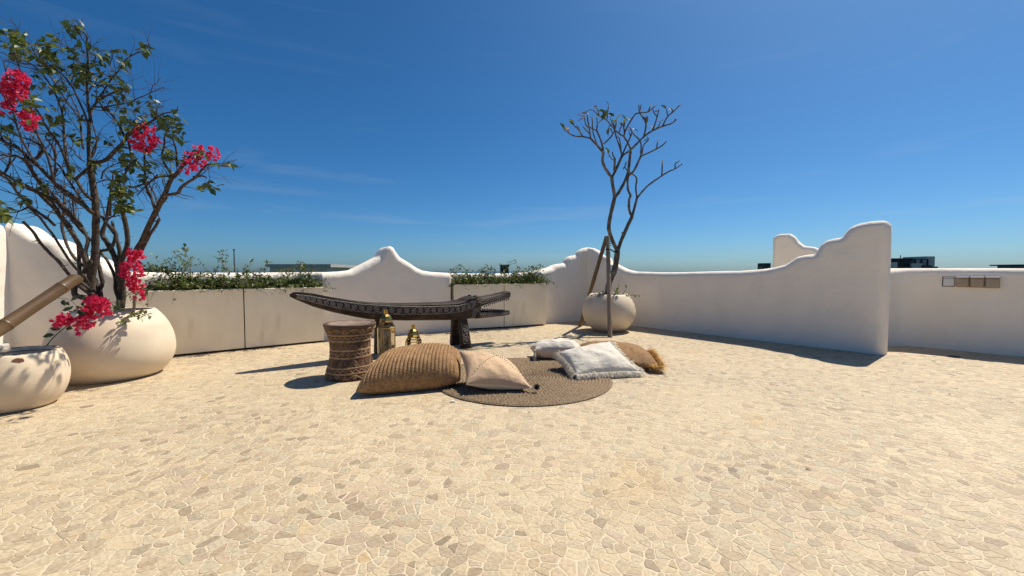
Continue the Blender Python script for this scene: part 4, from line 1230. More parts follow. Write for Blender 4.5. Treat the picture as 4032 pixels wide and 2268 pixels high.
# cane, dry stems and fern in the big pot
bamboo('support_cane', (BIGP[0] + .30, BIGP[1] - .10, .58), at(530, 1165, BY - .12), .012, M['bamboogrey'], 'thin tan cane standing in the large cream pot under the pink flowers', (.5,), n=8)
weed((BIGP[0] + .28, BIGP[1] - .16, .61), 'pale green fern sprig hanging over the right rim of the large pot', [((0, 0, 0), (1, -.15, .45), .34, 9), ((.0, 0, 0), (.9, -.25, .25), .22, 7), ((.02, 0, 0), (.8, -.3, .65), .26, 7), ((-.05, 0, .0), (.4, -.3, .5), .12, 5), ((.05, -.05, 0), (.6, -.8, -.1), .14, 5)], size=.045, seed=6)
weed((BIGP[0] + .08, BIGP[1] - .20, .61), 'low green weed between the trunks in the large pot', [((0, 0, 0), (.4, -.3, .8), .14, 5), ((-.05, 0, 0), (-.5, -.2, .8), .14, 5), ((.12, 0, 0), (.5, -.3, .9), .16, 5), ((.18, .05, 0), (-.2, -.2, 1), .16, 5), ((.05, .05, 0), (0, -.3, 1), .12, 5)], size=.045, seed=8)
random.seed(44)

# ================================================================== CARVED CROCODILE BENCH
BA = Vector((-.723, 5.632, 0)); bang = math.atan2(.573, .82)
bench = tag(empty('carved_bench', BA, bang), 'long dark wooden crocodile bench with open jaws and carved scrolls', 'bench')
def lerp_tab(tab, s): return float(np.interp(s, [q[0] for q in tab], [q[1] for q in tab]))
TOP = [(-2.085, .795), (-2.05, .815), (-2.0, .819), (-1.855, .798), (-1.663, .750), (-1.42, .697), (-1.161, .659), (-.885, .637), (-.6, .628), (-.26, .621), (-.102, .625), (.02, .645), (.103, .675), (.17, .696), (.25, .695), (.316, .682)]
BOT = [(-2.085, .77), (-2.05, .748), (-2.0, .721), (-1.858, .649), (-1.666, .579), (-1.423, .508), (-1.252, .465), (-1.073, .444), (-.79, .420), (-.63, .411), (-.41, .396), (-.18, .383), (.06, .381), (.185, .38), (.316, .383)]
HW = [(-2.085, .02), (-2.05, .045), (-1.9, .075), (-1.6, .115), (-1.2, .155), (-.8, .175), (-.3, .175), (0, .165), (.15, .15), (.316, .135)]
def sect(s):
    zt, zb_, w = lerp_tab(TOP, s), lerp_tab(BOT, s), lerp_tab(HW, s)
    return zt, zb_, w
SH = [(-1.0, .0), (-.985, .25), (-.93, .5), (-.80, .75)]
def section_pts(s, n=22):
    zt, zb_, w = sect(s)
    h = zt - zb_
    P = []
    # from near-side rim (y negative = towards the camera) round the bottom to the far rim, then the dished seat
    for i in range(n):
        a = PI * i / (n - 1)
        y = -w * math.copysign(abs(math.cos(a)) ** .55, math.cos(a))
        z = zt - .012 - (h - .012) * abs(math.sin(a)) ** .8
        P.append((y, z))
    dish = .012 if -1.9 < s < .05 else .004
    P += [(w * .93, zt), (w * .5, zt - dish), (0, zt - dish * 1.3), (-w * .5, zt - dish), (-w * .93, zt)]
    return P
def surf_y(s, z):
    zt, zb_, w = sect(s)
    f = min(max((zt - .012 - z) / max(zt - zb_ - .012, 1e-4), 0), 1)
    sa = f ** (1 / .8)
    return -w * max(0, 1 - sa * sa) ** (.275)
def loft(name, stations, secf, m, parent, smooth=True, auto=40):
    b = MB(); V = []; F = []
    R = [secf(s) for s in stations]; n = len(R[0])
    for s, sec in zip(stations, R): V += [(s, y, z) for y, z in sec]
    for i in range(len(R) - 1):
        for k in range(n):
            k2 = (k + 1) % n
            F.append((i * n + k, (i + 1) * n + k, (i + 1) * n + k2, i * n + k2))
    F.append(tuple(range(n))); F.append(tuple((len(R) - 1) * n + k for k in range(n))[::-1])
    b.add(V, F)
    return b.build(name, m, parent, smooth=smooth, auto=auto)
loft('body', list(np.linspace(-2.085, .262, 70)), section_pts, M['croc'], bench)
# jaws
def jaw(zt_tab, zb_tab, hw_tab, n=16):
    def f(s):
        zt, zb_, w = lerp_tab(zt_tab, s), lerp_tab(zb_tab, s), lerp_tab(hw_tab, s)
        P = []
        for i in range(n):
            a = 2 * PI * i / n
            c, q = math.cos(a), math.sin(a)
            P.append((w * math.copysign(abs(c) ** .6, c), (zt + zb_) / 2 + (zt - zb_) / 2 * math.copysign(abs(q) ** .75, q)))
        return P
    return f
UT = [(.20, .695), (.316, .690), (.404, .692), (.538, .709), (.676, .733), (.74, .748), (.80, .750), (.818, .738)]
UB = [(.20, .50), (.246, .516), (.272, .532), (.359, .560), (.493, .591), (.676, .625), (.80, .645), (.818, .660)]
LT = [(.20, .50), (.246, .482), (.315, .482), (.492, .470), (.676, .454), (.795, .444), (.815, .432)]
LB = [(.20, .378), (.316, .377), (.49, .380), (.676, .385), (.79, .397), (.815, .408)]
JW = [(.20, .145), (.262, .143), (.3, .135), (.5, .105), (.7, .085), (.79, .078), (.815, .06)]
uj = loft('upper_jaw', list(np.linspace(.20, .815, 26)), jaw(UT, UB, JW), M['croc'], bench)
lj = loft('lower_jaw', list(np.linspace(.20, .81, 26)), jaw(LT, LB, JW), M['croc'], bench)
for side in (-1, 1):
    for k in range(13):
        s = .33 + k * .037
        w = lerp_tab(JW, s) * .86; zz = lerp_tab(UB, s) + .006
        hh = .020 + .004 * (k % 3) + (.012 if k > 10 else 0)
        b = MB(); b.lathe([(.013, 0), (.010, -hh * .5), (.001, -hh)], 6, c=(s, side * w, zz)); b.build('tooth', M['crocdark'], uj)
    for k in range(11):
        s = .42 + k * .036
        w = lerp_tab(JW, s) * .80; zz = lerp_tab(LT, s) - .008
        b = MB(); b.box((s, side * w, zz + .014), (.020, .02, .034), bev=.004); b.build('tooth', M['crocdark'], lj)
# tongue-dark mouth lining on the lower jaw
b = MB(); V = []
ss = list(np.linspace(.25, .79, 12))
for s in ss:
    w = lerp_tab(JW, s) * .66; z = lerp_tab(LT, s) + .0025
    V += [(s, -w, z), (s, w, z)]
b.add(V, [(i * 2, (i + 1) * 2, (i + 1) * 2 + 1, i * 2 + 1) for i in range(len(ss) - 1)])
b.build('mouth_lining', M['crocdark'], lj)
# carved scrolls along the flank (both sides)
BANDC = [(-2.04, .778), (-1.9, .745), (-1.664, .678), (-1.335, .613), (-.98, .572), (-.633, .548), (-.1, .538), (.1, .578), (.21, .635)]
BANDH = [(-2.04, .016), (-1.9, .028), (-1.664, .036), (-1.335, .041), (-.98, .045), (-.1, .042), (.1, .042), (.21, .040)]
def on_flank(s, z, side=1, out=.0015):
    return Vector((s, side * (surf_y(s, z) - out), z))
for side in (1, -1):
    b = MB()
    s = -2.02; k = 0
    while s < .20:
        hh = lerp_tab(BANDH, s); zc = lerp_tab(BANDC, s)
        step = hh * 2.05
        sc = s + step / 2; up = 1 if k % 2 == 0 else -1
        zc = lerp_tab(BANDC, sc); hh = lerp_tab(BANDH, sc)
        slope = (lerp_tab(BANDC, sc + .03) - lerp_tab(BANDC, sc - .03)) / .06
        P = []
        for i in range(30):
            f = i / 29
            a = -up * (2 * PI * 2.1 * f) + PI * (.75 if up > 0 else 1.25)
            r = hh * (.80 * (1 - f) + .10)
            x = sc + math.cos(a) * r; z = zc + math.sin(a) * r + slope * (x - sc)
            P.append(on_flank(x, z, side))
        b.tube(P, .0044, 4)
        # connecting wave
        P = []
        for i in range(9):
            f = i / 8
            x = sc - step * .55 + step * 1.1 * f
            z = lerp_tab(BANDC, x) + up * hh * .95 * math.cos(PI * f)
            P.append(on_flank(x, z, side))
        b.tube(P, .0045, 4)
        b.tube([on_flank(sc - step * .45, lerp_tab(BANDC, sc - step * .45) - up * hh * .8, side, .002), on_flank(sc - step * .45 + .008, lerp_tab(BANDC, sc - step * .45) - up * hh * .8, side, .002)], .006, 5)
        s += step; k += 1
    for sg in (1, -1):
        b.tube([on_flank(x, lerp_tab(BANDC, x) + sg * lerp_tab(BANDH, x) * 1.12, side) for x in np.linspace(-2.03, .12, 60)], .0032, 4)
    o = b.build('scroll_carving', M['croclight'], bench); tag(o, kind='stuff')
    # scales round the cheek and jaws
    b = MB()
    def scale(x, z, r, y):
        P = [Vector((x + math.cos(a) * r, y, z + math.sin(a) * r * .9)) for a in np.linspace(PI * .55, PI * 1.95, 9)]
        b.tube(P, .0026, 4)
    def jy(s, z, tt, tb):
        zt, zb_, w = lerp_tab(tt, s), lerp_tab(tb, s), lerp_tab(JW, s)
        q = min(max(abs(z - (zt + zb_) / 2) / max((zt - zb_) / 2, 1e-4), 0), .98)
        return side * -(w * (1 - q ** (2 / .75)) ** .3 + .0015)
    for r_, x0 in ((.18, .26), (.5, .28), (.82, .26)):
        x = x0
        while x < .79:
            for tt, tb in ((UT, UB), (LT, LB)):
                z = lerp_tab(tb, x) + (lerp_tab(tt, x) - lerp_tab(tb, x)) * (.15 + .7 * r_)
                rr = min(.017, (lerp_tab(tt, x) - lerp_tab(tb, x)) * .18)
                scale(x, z, rr, jy(x, z, tt, tb))
            x += .036
    for x in (.14, .17, .20, .23):
        for z in (.40, .43, .46, .49, .52):
            zz = z + (.015 if int(x * 100) % 2 else 0)
            b.tube([on_flank(x + math.cos(a) * .014, zz + math.sin(a) * .014, side) for a in np.linspace(PI * .5, PI * 2, 8)], .0030, 4)
    o = b.build('scale_carving', M['croclight'], bench); tag(o, kind='stuff')
# brow knobs
for side in (-1, 1):
    b = MB(); b.lathe([(.001, .022), (.018, .018), (.028, .006), (.03, -.01)], 14, c=(.20, side * .085, .692)); b.build('eye', M['croc'], bench, smooth=True)
# legs
def leg(s, side):
    b = MB()
    zt = .47
    top = Vector((s - .008, side * .085, zt)); botm = Vector((s + .012, side * .165, 0))
    V = []
    for f in (0, .04, .5, 1.0):
        c = botm + (top - botm) * f
        hx = .070 - .012 * f; hy = .050 - .008 * f
        if f == 0: hx -= .006; hy -= .006
        e = .016
        for x, y in ((-hx, -hy + e), (-hx + e, -hy), (hx - e, -hy), (hx, -hy + e), (hx, hy - e), (hx - e, hy), (-hx + e, hy), (-hx, hy - e)):
            V.append((c.x + x, c.y + y, c.z))
    F = [tuple(range(8))[::-1], tuple(range(24, 32))]
    for r in range(3):
        for k in range(8):
            k2 = (k + 1) % 8
            F.append((r * 8 + k, r * 8 + k2, (r + 1) * 8 + k2, (r + 1) * 8 + k))
    b.add(V, F)
    o = b.build('leg', M['croc'], bench)
    # carved panel on the outer face
    q = MB()
    def face(x, z):
        f = z / zt
        c = botm + (top - botm) * f
        return Vector((c.x + x, c.y + side * (.050 - .008 * f + .0012), z))
    for zc, up in ((.285, 1), (.135, -1)):
        P = []
        for i in range(28):
            f = i / 27; a = up * 2 * PI * 2.0 * f + (PI if up > 0 else 0)
            r = .037 * (1 - f) + .005
            P.append(face(math.cos(a) * r, zc + math.sin(a) * r * 1.1))
        q.tube(P, .0045, 4)
    q.tube([face(-.037, .285), face(-.02, .235), face(.015, .19), face(.037, .135)], .0045, 4)
    for x, z in ((.03, .235), (-.03, .185), (.025, .21)):
        q.tube([face(x + math.cos(a) * .012, z + math.sin(a) * .012) for a in np.linspace(0, 5, 8)], .0035, 4)
    q.tube([face(-.05, .07), face(.05, .07), face(.05, .35), face(-.05, .35), face(-.05, .07)], .0032, 4)
    c = q.build('scroll_panel', M['croclight'], o)
for s in (-.008, -1.075):
    for side in (-1, 1): leg(s, side)

# ================================================================== CARVED STOOL
ST = (-1.615, 4.035)
stool = tag(empty('carved_stool', (ST[0], ST[1], 0)), 'brown carved drum stool with a waisted body and flat top', 'stool')
SR = [(0, .236), (.03, .234), (.09, .218), (.15, .202), (.22, .189), (.29, .186), (.36, .192), (.42, .207), (.47, .226), (.50, .240), (.515, .246), (.532, .246)]
sr = lambda z: lerp_tab(SR, z)
b = MB()
prof = [(.15, 0), (.228, 0)]
bands = [.068, .118, .215, .285, .375, .435]
zs = sorted(set(list(np.linspace(.006, .530, 60)) + [z + d for z in bands for d in (-.009, -.007, .007, .009)]))
for z in zs:
    r = sr(z)
    if any(abs(z - q) < .008 for q in bands): r += .0035
    prof.append((r, z))
prof += [(.243, .534), (.232, .536), (.20, .533), (.19, .529), (.0, .528)]
b.lathe(prof, 72); b.build('body', M['stoolwood'], stool, smooth=True, auto=35)
b = MB(); b.lathe([(.205, .534), (.195, .5345), (.19, .532), (.001, .531)], 48); o = b.build('seat', M['stooltop'], stool, smooth=True)
o['label'] = 'worn pale seat disc'
for z in bands:
    b = MB(); n = 72
    b.lathe([(sr(z - .009) + .002, z - .0095), (sr(z) + .0052, z - .007), (sr(z) + .0052, z + .007), (sr(z + .009) + .002, z + .0095)], n)
    b.build('raised_band', M['stoollight'], stool, smooth=True, auto=30)
def cyl(a, z, out=.002):
    r = sr(z) + out
    return Vector((r * math.cos(a), r * math.sin(a), z))
def spiral_row(zc, hh, cnt, name):
    b = MB()
    for k in range(cnt):
        a0 = 2 * PI * k / cnt; up = 1 if k % 2 else -1
        P = []
        for i in range(22):
            f = i / 21; a = up * 2 * PI * 1.7 * f
            r = hh * (.85 * (1 - f) + .12)
            P.append(cyl(a0 + math.cos(a) * r / sr(zc), zc + math.sin(a) * r))
        b.tube(P, .0038, 4)
        st_ = 2 * PI / cnt
        b.tube([cyl(a0 + st_ * (f - .5) + st_ / 2, zc + up * hh * .9 * math.cos(PI * f)) for f in np.linspace(0, 1, 7)], .0034, 4)
    tag(b.build(name, M['stoollight'], stool), kind='stuff')
spiral_row(.475, .026, 18, 'scroll_carving')
spiral_row(.250, .023, 20, 'scroll_carving')
spiral_row(.036, .021, 18, 'scroll_carving')
b = MB()
for zc, hh, cnt in ((.405, .012, 26), (.095, .014, 24)):
    b.tube([cyl(a, zc + hh * math.sin(a * cnt)) for a in np.linspace(0, 2 * PI, cnt * 8)], .0032, 4, cap=False)
    b.tube([cyl(a, zc + hh * .6 * math.sin(a * cnt + 1.2)) for a in np.linspace(0, 2 * PI, cnt * 8)], .0026, 4, cap=False)
for zc, hh in ((.330, .034), (.167, .036)):
    cnt = 12
    for k in range(cnt):
        a0 = 2 * PI * k / cnt; w = 2 * PI / cnt
        for q in (1.0, .68, .36):
            b.tube([cyl(a0 - w * .48 * q, zc - hh), cyl(a0 - w * .24 * q, zc - hh + hh * 1.0 * q), cyl(a0, zc - hh + 2 * hh * q), cyl(a0 + w * .24 * q, zc - hh + hh * 1.0 * q), cyl(a0 + w * .48 * q, zc - hh)], .0026, 4)
tag(b.build('zigzag_carving', M['stoollight'], stool), kind='stuff')

# ================================================================== LANTERNS
def lantern(loc, k, H, label, low):
    t = tag(empty('lantern', loc, .2), label, 'lantern', 'brass and glass lanterns by the stool')
    n = 8; R = .100 * k
    zb0 = .09 * k; zt = H - .195 * k; zs = H - .133 * k; zd = H - .048 * k
    ang = [2 * PI * (i + .5) / n for i in range(n)]
    P = lambda r, a, z: Vector((r * math.cos(a), r * math.sin(a), z))
    # base: tapered brass bowl on feet
    b = MB(); b.lathe([(.02 * k, .045 * k), (.055 * k, .05 * k), (.085 * k, .075 * k), (R * 1.02, zb0), (R * 1.02, zb0 + .008), (R * .95, zb0 + .008), (.001, zb0 + .004)], n); o = b.build('base', M['brass'], t)
    for i in range(4):
        a = PI / 2 * i + .4
        b = MB(); b.tube([P(.055 * k, a, .056 * k), P(.075 * k, a, .03 * k), P(.085 * k, a, .006 * k), P(.092 * k, a, .003)], [.007 * k, .006 * k, .006 * k, .007 * k], 6); b.build('foot', M['brass'], t)
    for i in range(n):
        b = MB(); b.tube([P(R, ang[i], zb0), P(R, ang[i], zt), P(.066 * k, ang[i], zs)], .0028 * k, 5); b.build('frame_bar', M['brass'], t)
        a, c = ang[i], ang[(i + 1) % n]
        b = MB(); b.add([P(R * .985, a, zb0 + .006), P(R * .985, c, zb0 + .006), P(R * .985, c, zt), P(R * .985, a, zt)], [(0, 1, 2, 3)]); b.build('pane', M['glass'], t)
        b = MB(); b.add([P(R * .98, a, zt), P(R * .98, c, zt), P(.0645 * k, c, zs), P(.0645 * k, a, zs)], [(0, 1, 2, 3)]); b.build('pane', M['glass'], t)
    for r, z in ((R, zt), (R, zb0 + .004)) + (((R * .84, (zt + zs) / 2),) if low else ()):
        b = MB(); b.tube([P(r, a, z) for a in ang + ang[:1]], .0042 * k, 5, cap=False); b.build('rim', M['brass'], t)
    b = MB(); b.lathe([(.072 * k, zs - .004), (.074 * k, zs + .006), (.064 * k, zs + .012), (.061 * k, zs + .035 * k), (.050 * k, zs + .062 * k), (.030 * k, zd - .004), (.024 * k, zd)], n); b.build('dome', M['brass'], t)
    b = MB(); b.lathe([(.022 * k, zd - .004), (.022 * k, H), (.018 * k, H), (.018 * k, zd)], 12); b.build('neck', M['brass'], t)
    for i in range(n):      # pierced pattern studs
        a = ang[i] + PI / n
        b = MB(); b.tube([P(.0605 * k, a, zs + .02 * k), P(.0575 * k, a, zs + .042 * k)], [.007 * k, .004 * k], 6); b.build('boss', M['brass'], t)
    if low:
        b = MB(); b.tube([P(.022 * k, PI * .9, zd + .006), P(.06 * k, PI * .9, zd - .012), P(.075 * k, PI * .9, zd - .03)], .002, 4); b.build('hook', M['brass'], t)
    # candle
    b = MB(); b.lathe([(.034 * k, zb0 + .006), (.034 * k, zb0 + .05 * k), (.028 * k, zb0 + .052 * k), (.001, zb0 + .048 * k)], 20); b.build('candle', M['linenback'], t, smooth=True, auto=40)
    return t
lantern((-1.40, 4.50, 0), 1.0, .62, 'tall brass and glass lantern between the stool and the bench', False)
lantern((-1.185, 4.86, 0), 1.0, .402, 'short brass lantern half hidden behind the ribbed cushion', True)

# ================================================================== RUG
RUG = (.105, 3.955); RR = .85
def rug():
    t = tag(empty('round_rug', (RUG[0], RUG[1], 0)), 'round braided brown rug under the cushions', 'rug')
    rings = 27; per = 6; na = 420
    V = [(0, 0, .012)]; F = []
    rad = []
    for i in range(rings * per + 1):
        rad.append(RR * i / (rings * per))
    rows = rad[1:]
    for j, r in enumerate(rows):
        ph = (j + 1) / per
        for k in range(na):
            a = 2 * PI * k / na
            knots = max(6, int(2 * PI * r / .032))
            z = .008 + .0105 * abs(math.sin(PI * ph)) + .0055 * math.sin(a * knots + 2.2 * int(ph) + (2.0 if (ph % 1) > .5 else 0)) * abs(math.sin(PI * ph))
            rr = r * (1 + .004 * mnoise.noise(Vector((math.cos(a) * 3, math.sin(a) * 3, 0))) )
            V.append((rr * math.cos(a), rr * math.sin(a), z))
    for k in range(na): F.append((0, 1 + k, 1 + (k + 1) % na))
    for j in range(len(rows) - 1):
        for k in range(na):
            k2 = (k + 1) % na
            F.append((1 + j * na + k, 1 + (j + 1) * na + k, 1 + (j + 1) * na + k2, 1 + j * na + k2))
    base = 1 + (len(rows) - 1) * na
    o0 = len(V)
    for q, (dr, z) in enumerate(((.008, .008), (.004, .0015))):
        for k in range(na):
            a = 2 * PI * k / na
            r = (RR + dr) * (1 + .004 * mnoise.noise(Vector((math.cos(a) * 3, math.sin(a) * 3, 0)))) + .003 * math.sin(a * 166)
            V.append((r * math.cos(a), r * math.sin(a), z))
    for k in range(na):
        k2 = (k + 1) % na
        F.append((base + k, o0 + k, o0 + k2, base + k2)); F.append((o0 + k, o0 + na + k, o0 + na + k2, o0 + k2))
    b = MB(); b.add(V, F); b.build('braid', M['rug'], t, smooth=True)
rug()

# ================================================================== CUSHIONS
def cushion(name, label, FL, FRc, BRc, BL, thick, mats, nx=40, ny=40, pinch=.07, rib=None, floor_z=.0, flat=.5, wrinkle=.006, seed=0, bulge=(1, 1), pw=2.4):
    FL, FRc, BRc, BL = map(Vector, (FL, FRc, BRc, BL))
    c = (FL + FRc + BRc + BL) / 4
    t = tag(empty(name, (c.x, c.y, floor_z)), label, 'cushion')
    o = Vector((c.x, c.y, floor_z))
    nrm = ((FRc - FL) + (BRc - BL)).cross((BL - FL) + (BRc - FRc)).normalized()
    out = {}
    def P(u, v, sg):
        pu = u * (1 - pinch * (1 - v * v)); pv = v * (1 - pinch * (1 - u * u))
        a, e = (pu + 1) / 2, (pv + 1) / 2
        p = FL * (1 - a) * (1 - e) + FRc * a * (1 - e) + BRc * a * e + BL * (1 - a) * e
        h = thick / 2 * (max(0, (1 - abs(u) ** pw)) * max(0, (1 - abs(v) ** pw))) ** .5 * (bulge[0] if sg > 0 else bulge[1])
        edge = min(1, 4 * (1 - max(abs(u), abs(v))))
        if rib: h += rib(u, v, sg) * min(1, 9 * (1 - max(abs(u), abs(v))))
        h += wrinkle * edge * mnoise.noise(Vector((u * 2.6 + seed, v * 2.6, sg))) * 2.0 + wrinkle * .8 * (1 - edge * .6) * min(1, 12 * (1 - max(abs(u), abs(v)))) * mnoise.noise(Vector((u * 9 + seed, v * 9, sg + 4)))
        p = p + nrm * h * sg
        if p.z < floor_z + .004: p.z = floor_z + .004 + .0005 * (1 - edge)
        return p - o
    for sg, nm in ((1, 'cover'), (-1, 'underside')):
        b = MB(); V = []; F = []
        for i in range(nx + 1):
            for j in range(ny + 1):
                # denser towards the seam
                u = math.sin((i / nx * 2 - 1) * PI / 2); v = math.sin((j / ny * 2 - 1) * PI / 2)
                u = .5 * u + .5 * (i / nx * 2 - 1); v = .5 * v + .5 * (j / ny * 2 - 1)
                V.append(P(u, v, sg))
        for i in range(nx):
            for j in range(ny):
                q = (i * (ny + 1) + j, (i + 1) * (ny + 1) + j, (i + 1) * (ny + 1) + j + 1, i * (ny + 1) + j + 1)
                F.append(q if sg > 0 else q[::-1])
        b.add(V, F)
        b.build(nm, mats[0] if sg > 0 else mats[-1], t, smooth=True)
    return t, P, nrm
def jrib(n, amp, knots):
    def f(u, v, sg):
        x = (u + 1) / 2 * n
        s_ = abs(math.sin(PI * x)) ** .7
        k = math.sin(v * knots + 2.4 * int(x) + (1.8 if (x % 1) > .5 else 0))
        return amp * (s_ - .6) + amp * .22 * s_ * k
    return f
cushion('floor_cushion', 'big ribbed jute floor cushion in front of the stool', (-1.285, 3.30, .065), (-.455, 3.565, .085), (-.51, 4.10, .20), (-1.29, 3.93, .15), .41, [M['jute']], nx=270, ny=170, pinch=.01, rib=jrib(26, .0135, 140), wrinkle=.006, seed=1, bulge=(1.05, .66), pw=3.1)
tp, Pp, npk = cushion('cushion', 'peach linen cushion with dotted stitch lines leaning on the jute cushion', (-.385, 3.36, .10), (.165, 3.42, .055), (.02, 3.92, .13), (-.50, 3.80, .30), .24, [M['peach'], M['linenback']], nx=60, ny=60, pinch=.10, floor_z=.017, wrinkle=.008, seed=2, pw=2.2)
# dotted stitching
def dots(lst):
    for (u0, v0, u1, v1, n) in lst:
        for i in range(n):
            f = i / (n - 1)
            u, v = u0 + (u1 - u0) * f, v0 + (v1 - v0) * f
            g = 1.0 / n * .22
            a, c = Pp(u, v, 1), Pp(u + (u1 - u0) * g, v + (v1 - v0) * g, 1)
            b = MB(); b.tube([a + npk * .0008, (a + c) / 2 + npk * .0025, c + npk * .0008], .0032, 5); b.build('stitch', M['stitch'], tp)
dots([(-.9, .90, .93, .30, 24), (-.85, -.72, .22, .58, 15), (.22, .54, .96, -.75, 14)])
# black pompom tassel
b = MB(); pc = Pp(1, -1, 1) + Vector((.045, -.005, .01))
for i in range(520):
    d = Vector((random.gauss(0, 1), random.gauss(0, 1), random.gauss(0, 1))).normalized()
    e = d.orthogonal().normalized() * .0022
    q = pc + d * random.uniform(.024, .036)
    if q.z < .002: q.z = .002
    b.add([pc + e, pc - e, q], [(0, 1, 2)])
o = b.build('pompom', M['stitch'], tp); o['label'] = 'black pompom'
b = MB()
for i in range(60):
    d = Vector((random.gauss(-.6, .5), random.gauss(-.2, .6), random.gauss(0, .5))).normalized(); e = d.orthogonal().normalized() * .002
    q = Pp(1, -1, 1) + Vector((.012, 0, .004))
    b.add([q + e, q - e, q + d * .028], [(0, 1, 2)])
b.build('tuft', M['fringe'], tp)
# white cushion at the back with a tassel
tw, Pw, nw = cushion('cushion', 'white crinkled cushion with a corner tassel at the back of the rug', (.262, 4.66, .135), (.80, 4.70, .13), (.88, 5.12, .10), (.22, 5.02, .09), .27, [M['linen'], M['linenback']], nx=44, ny=44, pinch=.07, floor_z=.017, wrinkle=.014, seed=3, pw=2.4, bulge=(.85, 1.1))
b = MB(); q0 = Pw(-1, -1, 1)
for i in range(70):
    a = random.uniform(0, 6.28); r = random.uniform(.004, .020)
    p1 = q0 + Vector((0, -.005, -.01)); p2 = q0 + Vector((math.cos(a) * r, math.sin(a) * r - .012, -.118 + random.uniform(0, .012)))
    p2.z = max(p2.z, .004)
    b.tube([p1 + Vector((math.cos(a), math.sin(a), 0)) * .003, (p1 + p2) / 2 + Vector((math.cos(a), math.sin(a), 0)) * .005, p2], [.0022, .0022, .0014], 3)
b.build('tassel', M['fringe'], tw)
b = MB(); b.lathe([(.001, .012), (.009, .008), (.010, -.006), (.006, -.012)], 10, c=q0 + Vector((0, -.004, -.006))); b.build('tassel_knot', M['linen'], tw)
# jute cushion with raffia fringe
tj, Pj, nj = cushion('cushion', 'flat jute cushion with a golden raffia fringe behind the fringed white cushion', (.92, 4.36, .07), (1.52, 4.17, .05), (1.56, 4.86, .12), (.86, 5.16, .11), .31, [M['jute']], nx=130, ny=130, pinch=-.06, rib=lambda u, v, s: .006 * math.sin(u * 70) * math.sin(v * 70 + 9 * u), floor_z=.0, wrinkle=.006, seed=5, pw=2.0, bulge=(.8, .6))
b = MB()
for i in range(620):
    f = random.uniform(-1, .55)
    if random.random() < .25: base = Pj(random.uniform(.6, 1), -1, 1); dd = Vector((.5, -1, .1))
    else: base = Pj(.99, f, 1); dd = Vector((1, -.35, .25))
    d = (dd + Vector((random.gauss(0, .25), random.gauss(0, .4), random.gauss(.05, .35)))).normalized()
    L_ = random.uniform(.06, .12)
    p2 = base + d * L_ * .6; p3 = base + d * L_ + Vector((0, 0, -.03 * random.random()))
    for q in (p2, p3): q.z = max(q.z, .004)
    e = d.cross(Vector((random.gauss(0, .4), random.gauss(0, .4), 1))).normalized() * random.uniform(.0022, .004)
    b.add([base - e, base + e, p2 + e, p2 - e, p3], [(0, 1, 2, 3), (3, 2, 4)])
tag(b.build('raffia_fringe', M['raffia'], tj), kind='stuff')
# fringed white cushion
tf, Pf, nf = cushion('cushion', 'white linen cushion with a fluffy fringe at the right of the rug', (.615, 3.86, .055), (1.275, 4.03, .045), (1.10, 4.56, .25), (.485, 4.27, .185), .21, [M['linen'], M['linen']], nx=50, ny=50, pinch=.09, floor_z=.017, wrinkle=.010, seed=6, pw=2.3)
b = MB()
def fringe(u0, v0, u1, v1, n, outv):
    for i in range(n):
        f = random.random(); u, v = u0 + (u1 - u0) * f, v0 + (v1 - v0) * f
        base = Pf(u, v, 1)
        d = (Vector(outv) + Vector((random.gauss(0, .3), random.gauss(0, .3), random.gauss(-.25, .3)))).normalized()
        L_ = random.uniform(.045, .08)
        p2 = base + d * L_ * .55 + Vector((0, 0, .004)); p3 = base + d * L_ + Vector((random.gauss(0, .006), 0, -.014))
        for q in (p2, p3): q.z = max(q.z, -.008)
        b.tube([base, p2, p3], [.003, .0036, .002], 3)
fringe(-1, -1, 1, -1, 620, (.15, -.9, -.3)); fringe(-1, -1, -1, 1, 420, (-.9, -.25, -.2)); fringe(1, -1, 1, 1, 300, (.9, -.1, -.1)); fringe(-1, 1, 1, 1, 260, (-.2, .7, -.1))
tag(b.build('fringe', M['fringe'], tf), kind='stuff')
random.seed(55)

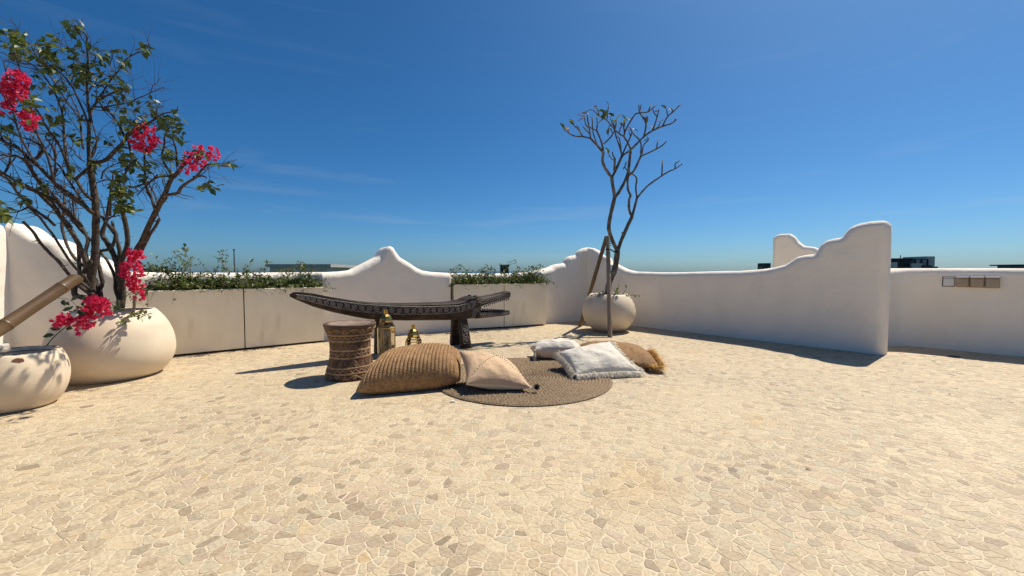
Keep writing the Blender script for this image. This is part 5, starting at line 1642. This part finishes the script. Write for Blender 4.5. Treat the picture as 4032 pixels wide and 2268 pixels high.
# ================================================================== SMALL THINGS
# outlet boxes on the right-hand low parapet
wd = (C_ - B_).normalized(); wn2 = Vector((-n2.x, -n2.y))
def wall_hit(u, v):
    d = ray(u, v); t_ = (B_.x * n2.x + B_.y * n2.y) / (d[0] * n2.x + d[1] * n2.y)
    return Vector((d[0] * t_, d[1] * t_, EYE + d[2] * t_))
ang2 = math.atan2(wd.y, wd.x)
for i, (u0, u1, v0, v1) in enumerate(((3711, 3758, 1089, 1129), (3763, 3815, 1089, 1131), (3818, 3875, 1089, 1133), (3878, 3937, 1089, 1135))):
    a, c = wall_hit(u0, v0), wall_hit(u1, v1)
    w = (Vector((c.x, c.y)) - Vector((a.x, a.y))).length; h = a.z - c.z
    mid = (a + c) / 2
    lab = ['flush white blank plate, leftmost in the row of wall outlets', 'brown outlet box next to the white plate', 'brown outlet box, third in the row of wall outlets', 'brown outlet box at the right end of the row'][i]
    t = tag(empty('wall_outlet', (mid.x, mid.y, mid.z), ang2), lab, 'outlet', 'outlet boxes on the right parapet')
    if i == 0:
        b = MB(); b.box((0, -.002, 0), (w, .012, h), bev=.002); b.build('frame', M['gap'], t)
        b = MB(); b.box((.003, -.008, -.008), (w * .9, .012, h * .74), bev=.003); b.build('plate', M['plastic'], t)
        b = MB(); b.box((.003, -.008, h * .41), (w * .9, .012, h * .12), bev=.002); b.build('hinge_strip', M['plastic'], t)
    else:
        b = MB(); b.box((0, -.012, 0), (w * .97, .045, h), bev=.008); b.build('back_box', M['bronzeplastic'], t)
        b = MB(); b.box((0, -.042, -.012), (w * .90, .022, h * .80), bev=.008); b.build('flap', M['bronzeplastic'], t)
        b = MB(); b.tube([(math.cos(q) * .020, -.0535, -.016 + math.sin(q) * .020) for q in np.linspace(.3, PI - .3, 9)], .0025, 5); b.build('finger_grip', M['bronzeplastic'], t)
        b = MB(); b.box((0, -.040, h * .46), (w * .93, .045, h * .12), bev=.006); b.build('hinge_strip', M['plastic'], t)
# outlet on the left wall
t = tag(empty('wall_outlet', (lc.x + .03, 4.36, .22), PI / 2 + .1), 'small white outlet low on the sunlit left wall', 'outlet')
b = MB(); b.box((0, .0, 0), (.10, .07, .085), bev=.008); b.build('back_box', M['outlet'], t)
b = MB(); b.box((0, -.04, 0), (.07, .015, .06), bev=.005); b.build('flap', M['outlet'], t)
# floor drain
p = gnd(3757, 1405)
t = tag(empty('floor_drain', (p.x, p.y, 0)), 'dark round floor drain in the shade of the low right parapet', 'drain')
b = MB(); b.lathe([(.075, 0), (.075, .005), (.062, .006), (.060, .003)], 28); b.build('ring', M['farroof'], t)
b = MB(); b.lathe([(.060, .003), (.001, .003)], 28); b.build('well', M['black'], t)
for i in range(-3, 4):
    b = MB(); l = math.sqrt(max(.0001, .058 ** 2 - (i * .016) ** 2)); b.box((0, i * .016, .0045), (2 * l, .006, .003)); b.build('bar', M['fardark'], t)
# fallen leaves and a chip of stone
for (u, v, lab) in ((3555, 1430, 'dry leaf on the floor right of the stepped wall end'), (3170, 1846, 'tiny dark dry leaf on the open floor at the right'), (3735, 1552, 'small dry leaf on the floor below the outlet boxes'), (825, 1402, 'curled dry leaf under the leftmost planter')):
    p = gnd(u, v)
    b = MB(); put_leaf(b, (0, 0, .004), (random.gauss(0, 1), random.gauss(0, .4), .12), .026); o = b.build('fallen_leaf', M['leafdry']); o.location = p
    tag(o, lab, 'leaf')
p = gnd(1782, 1583)
b = MB(); b.add([(-.016, -.02, 0), (.022, -.018, 0), (.014, .022, 0), (-.01, .028, 0), (-.014, -.018, .012), (.018, -.014, .010), (.010, .018, .013), (-.008, .024, .012)], [(3, 2, 1, 0), (4, 5, 6, 7), (0, 1, 5, 4), (1, 2, 6, 5), (2, 3, 7, 6), (3, 0, 4, 7)])
o = b.build('stone_chip', M['linen']); o.location = p
tag(o, 'small white chip lying in the shadow by the jute cushion', 'stone')
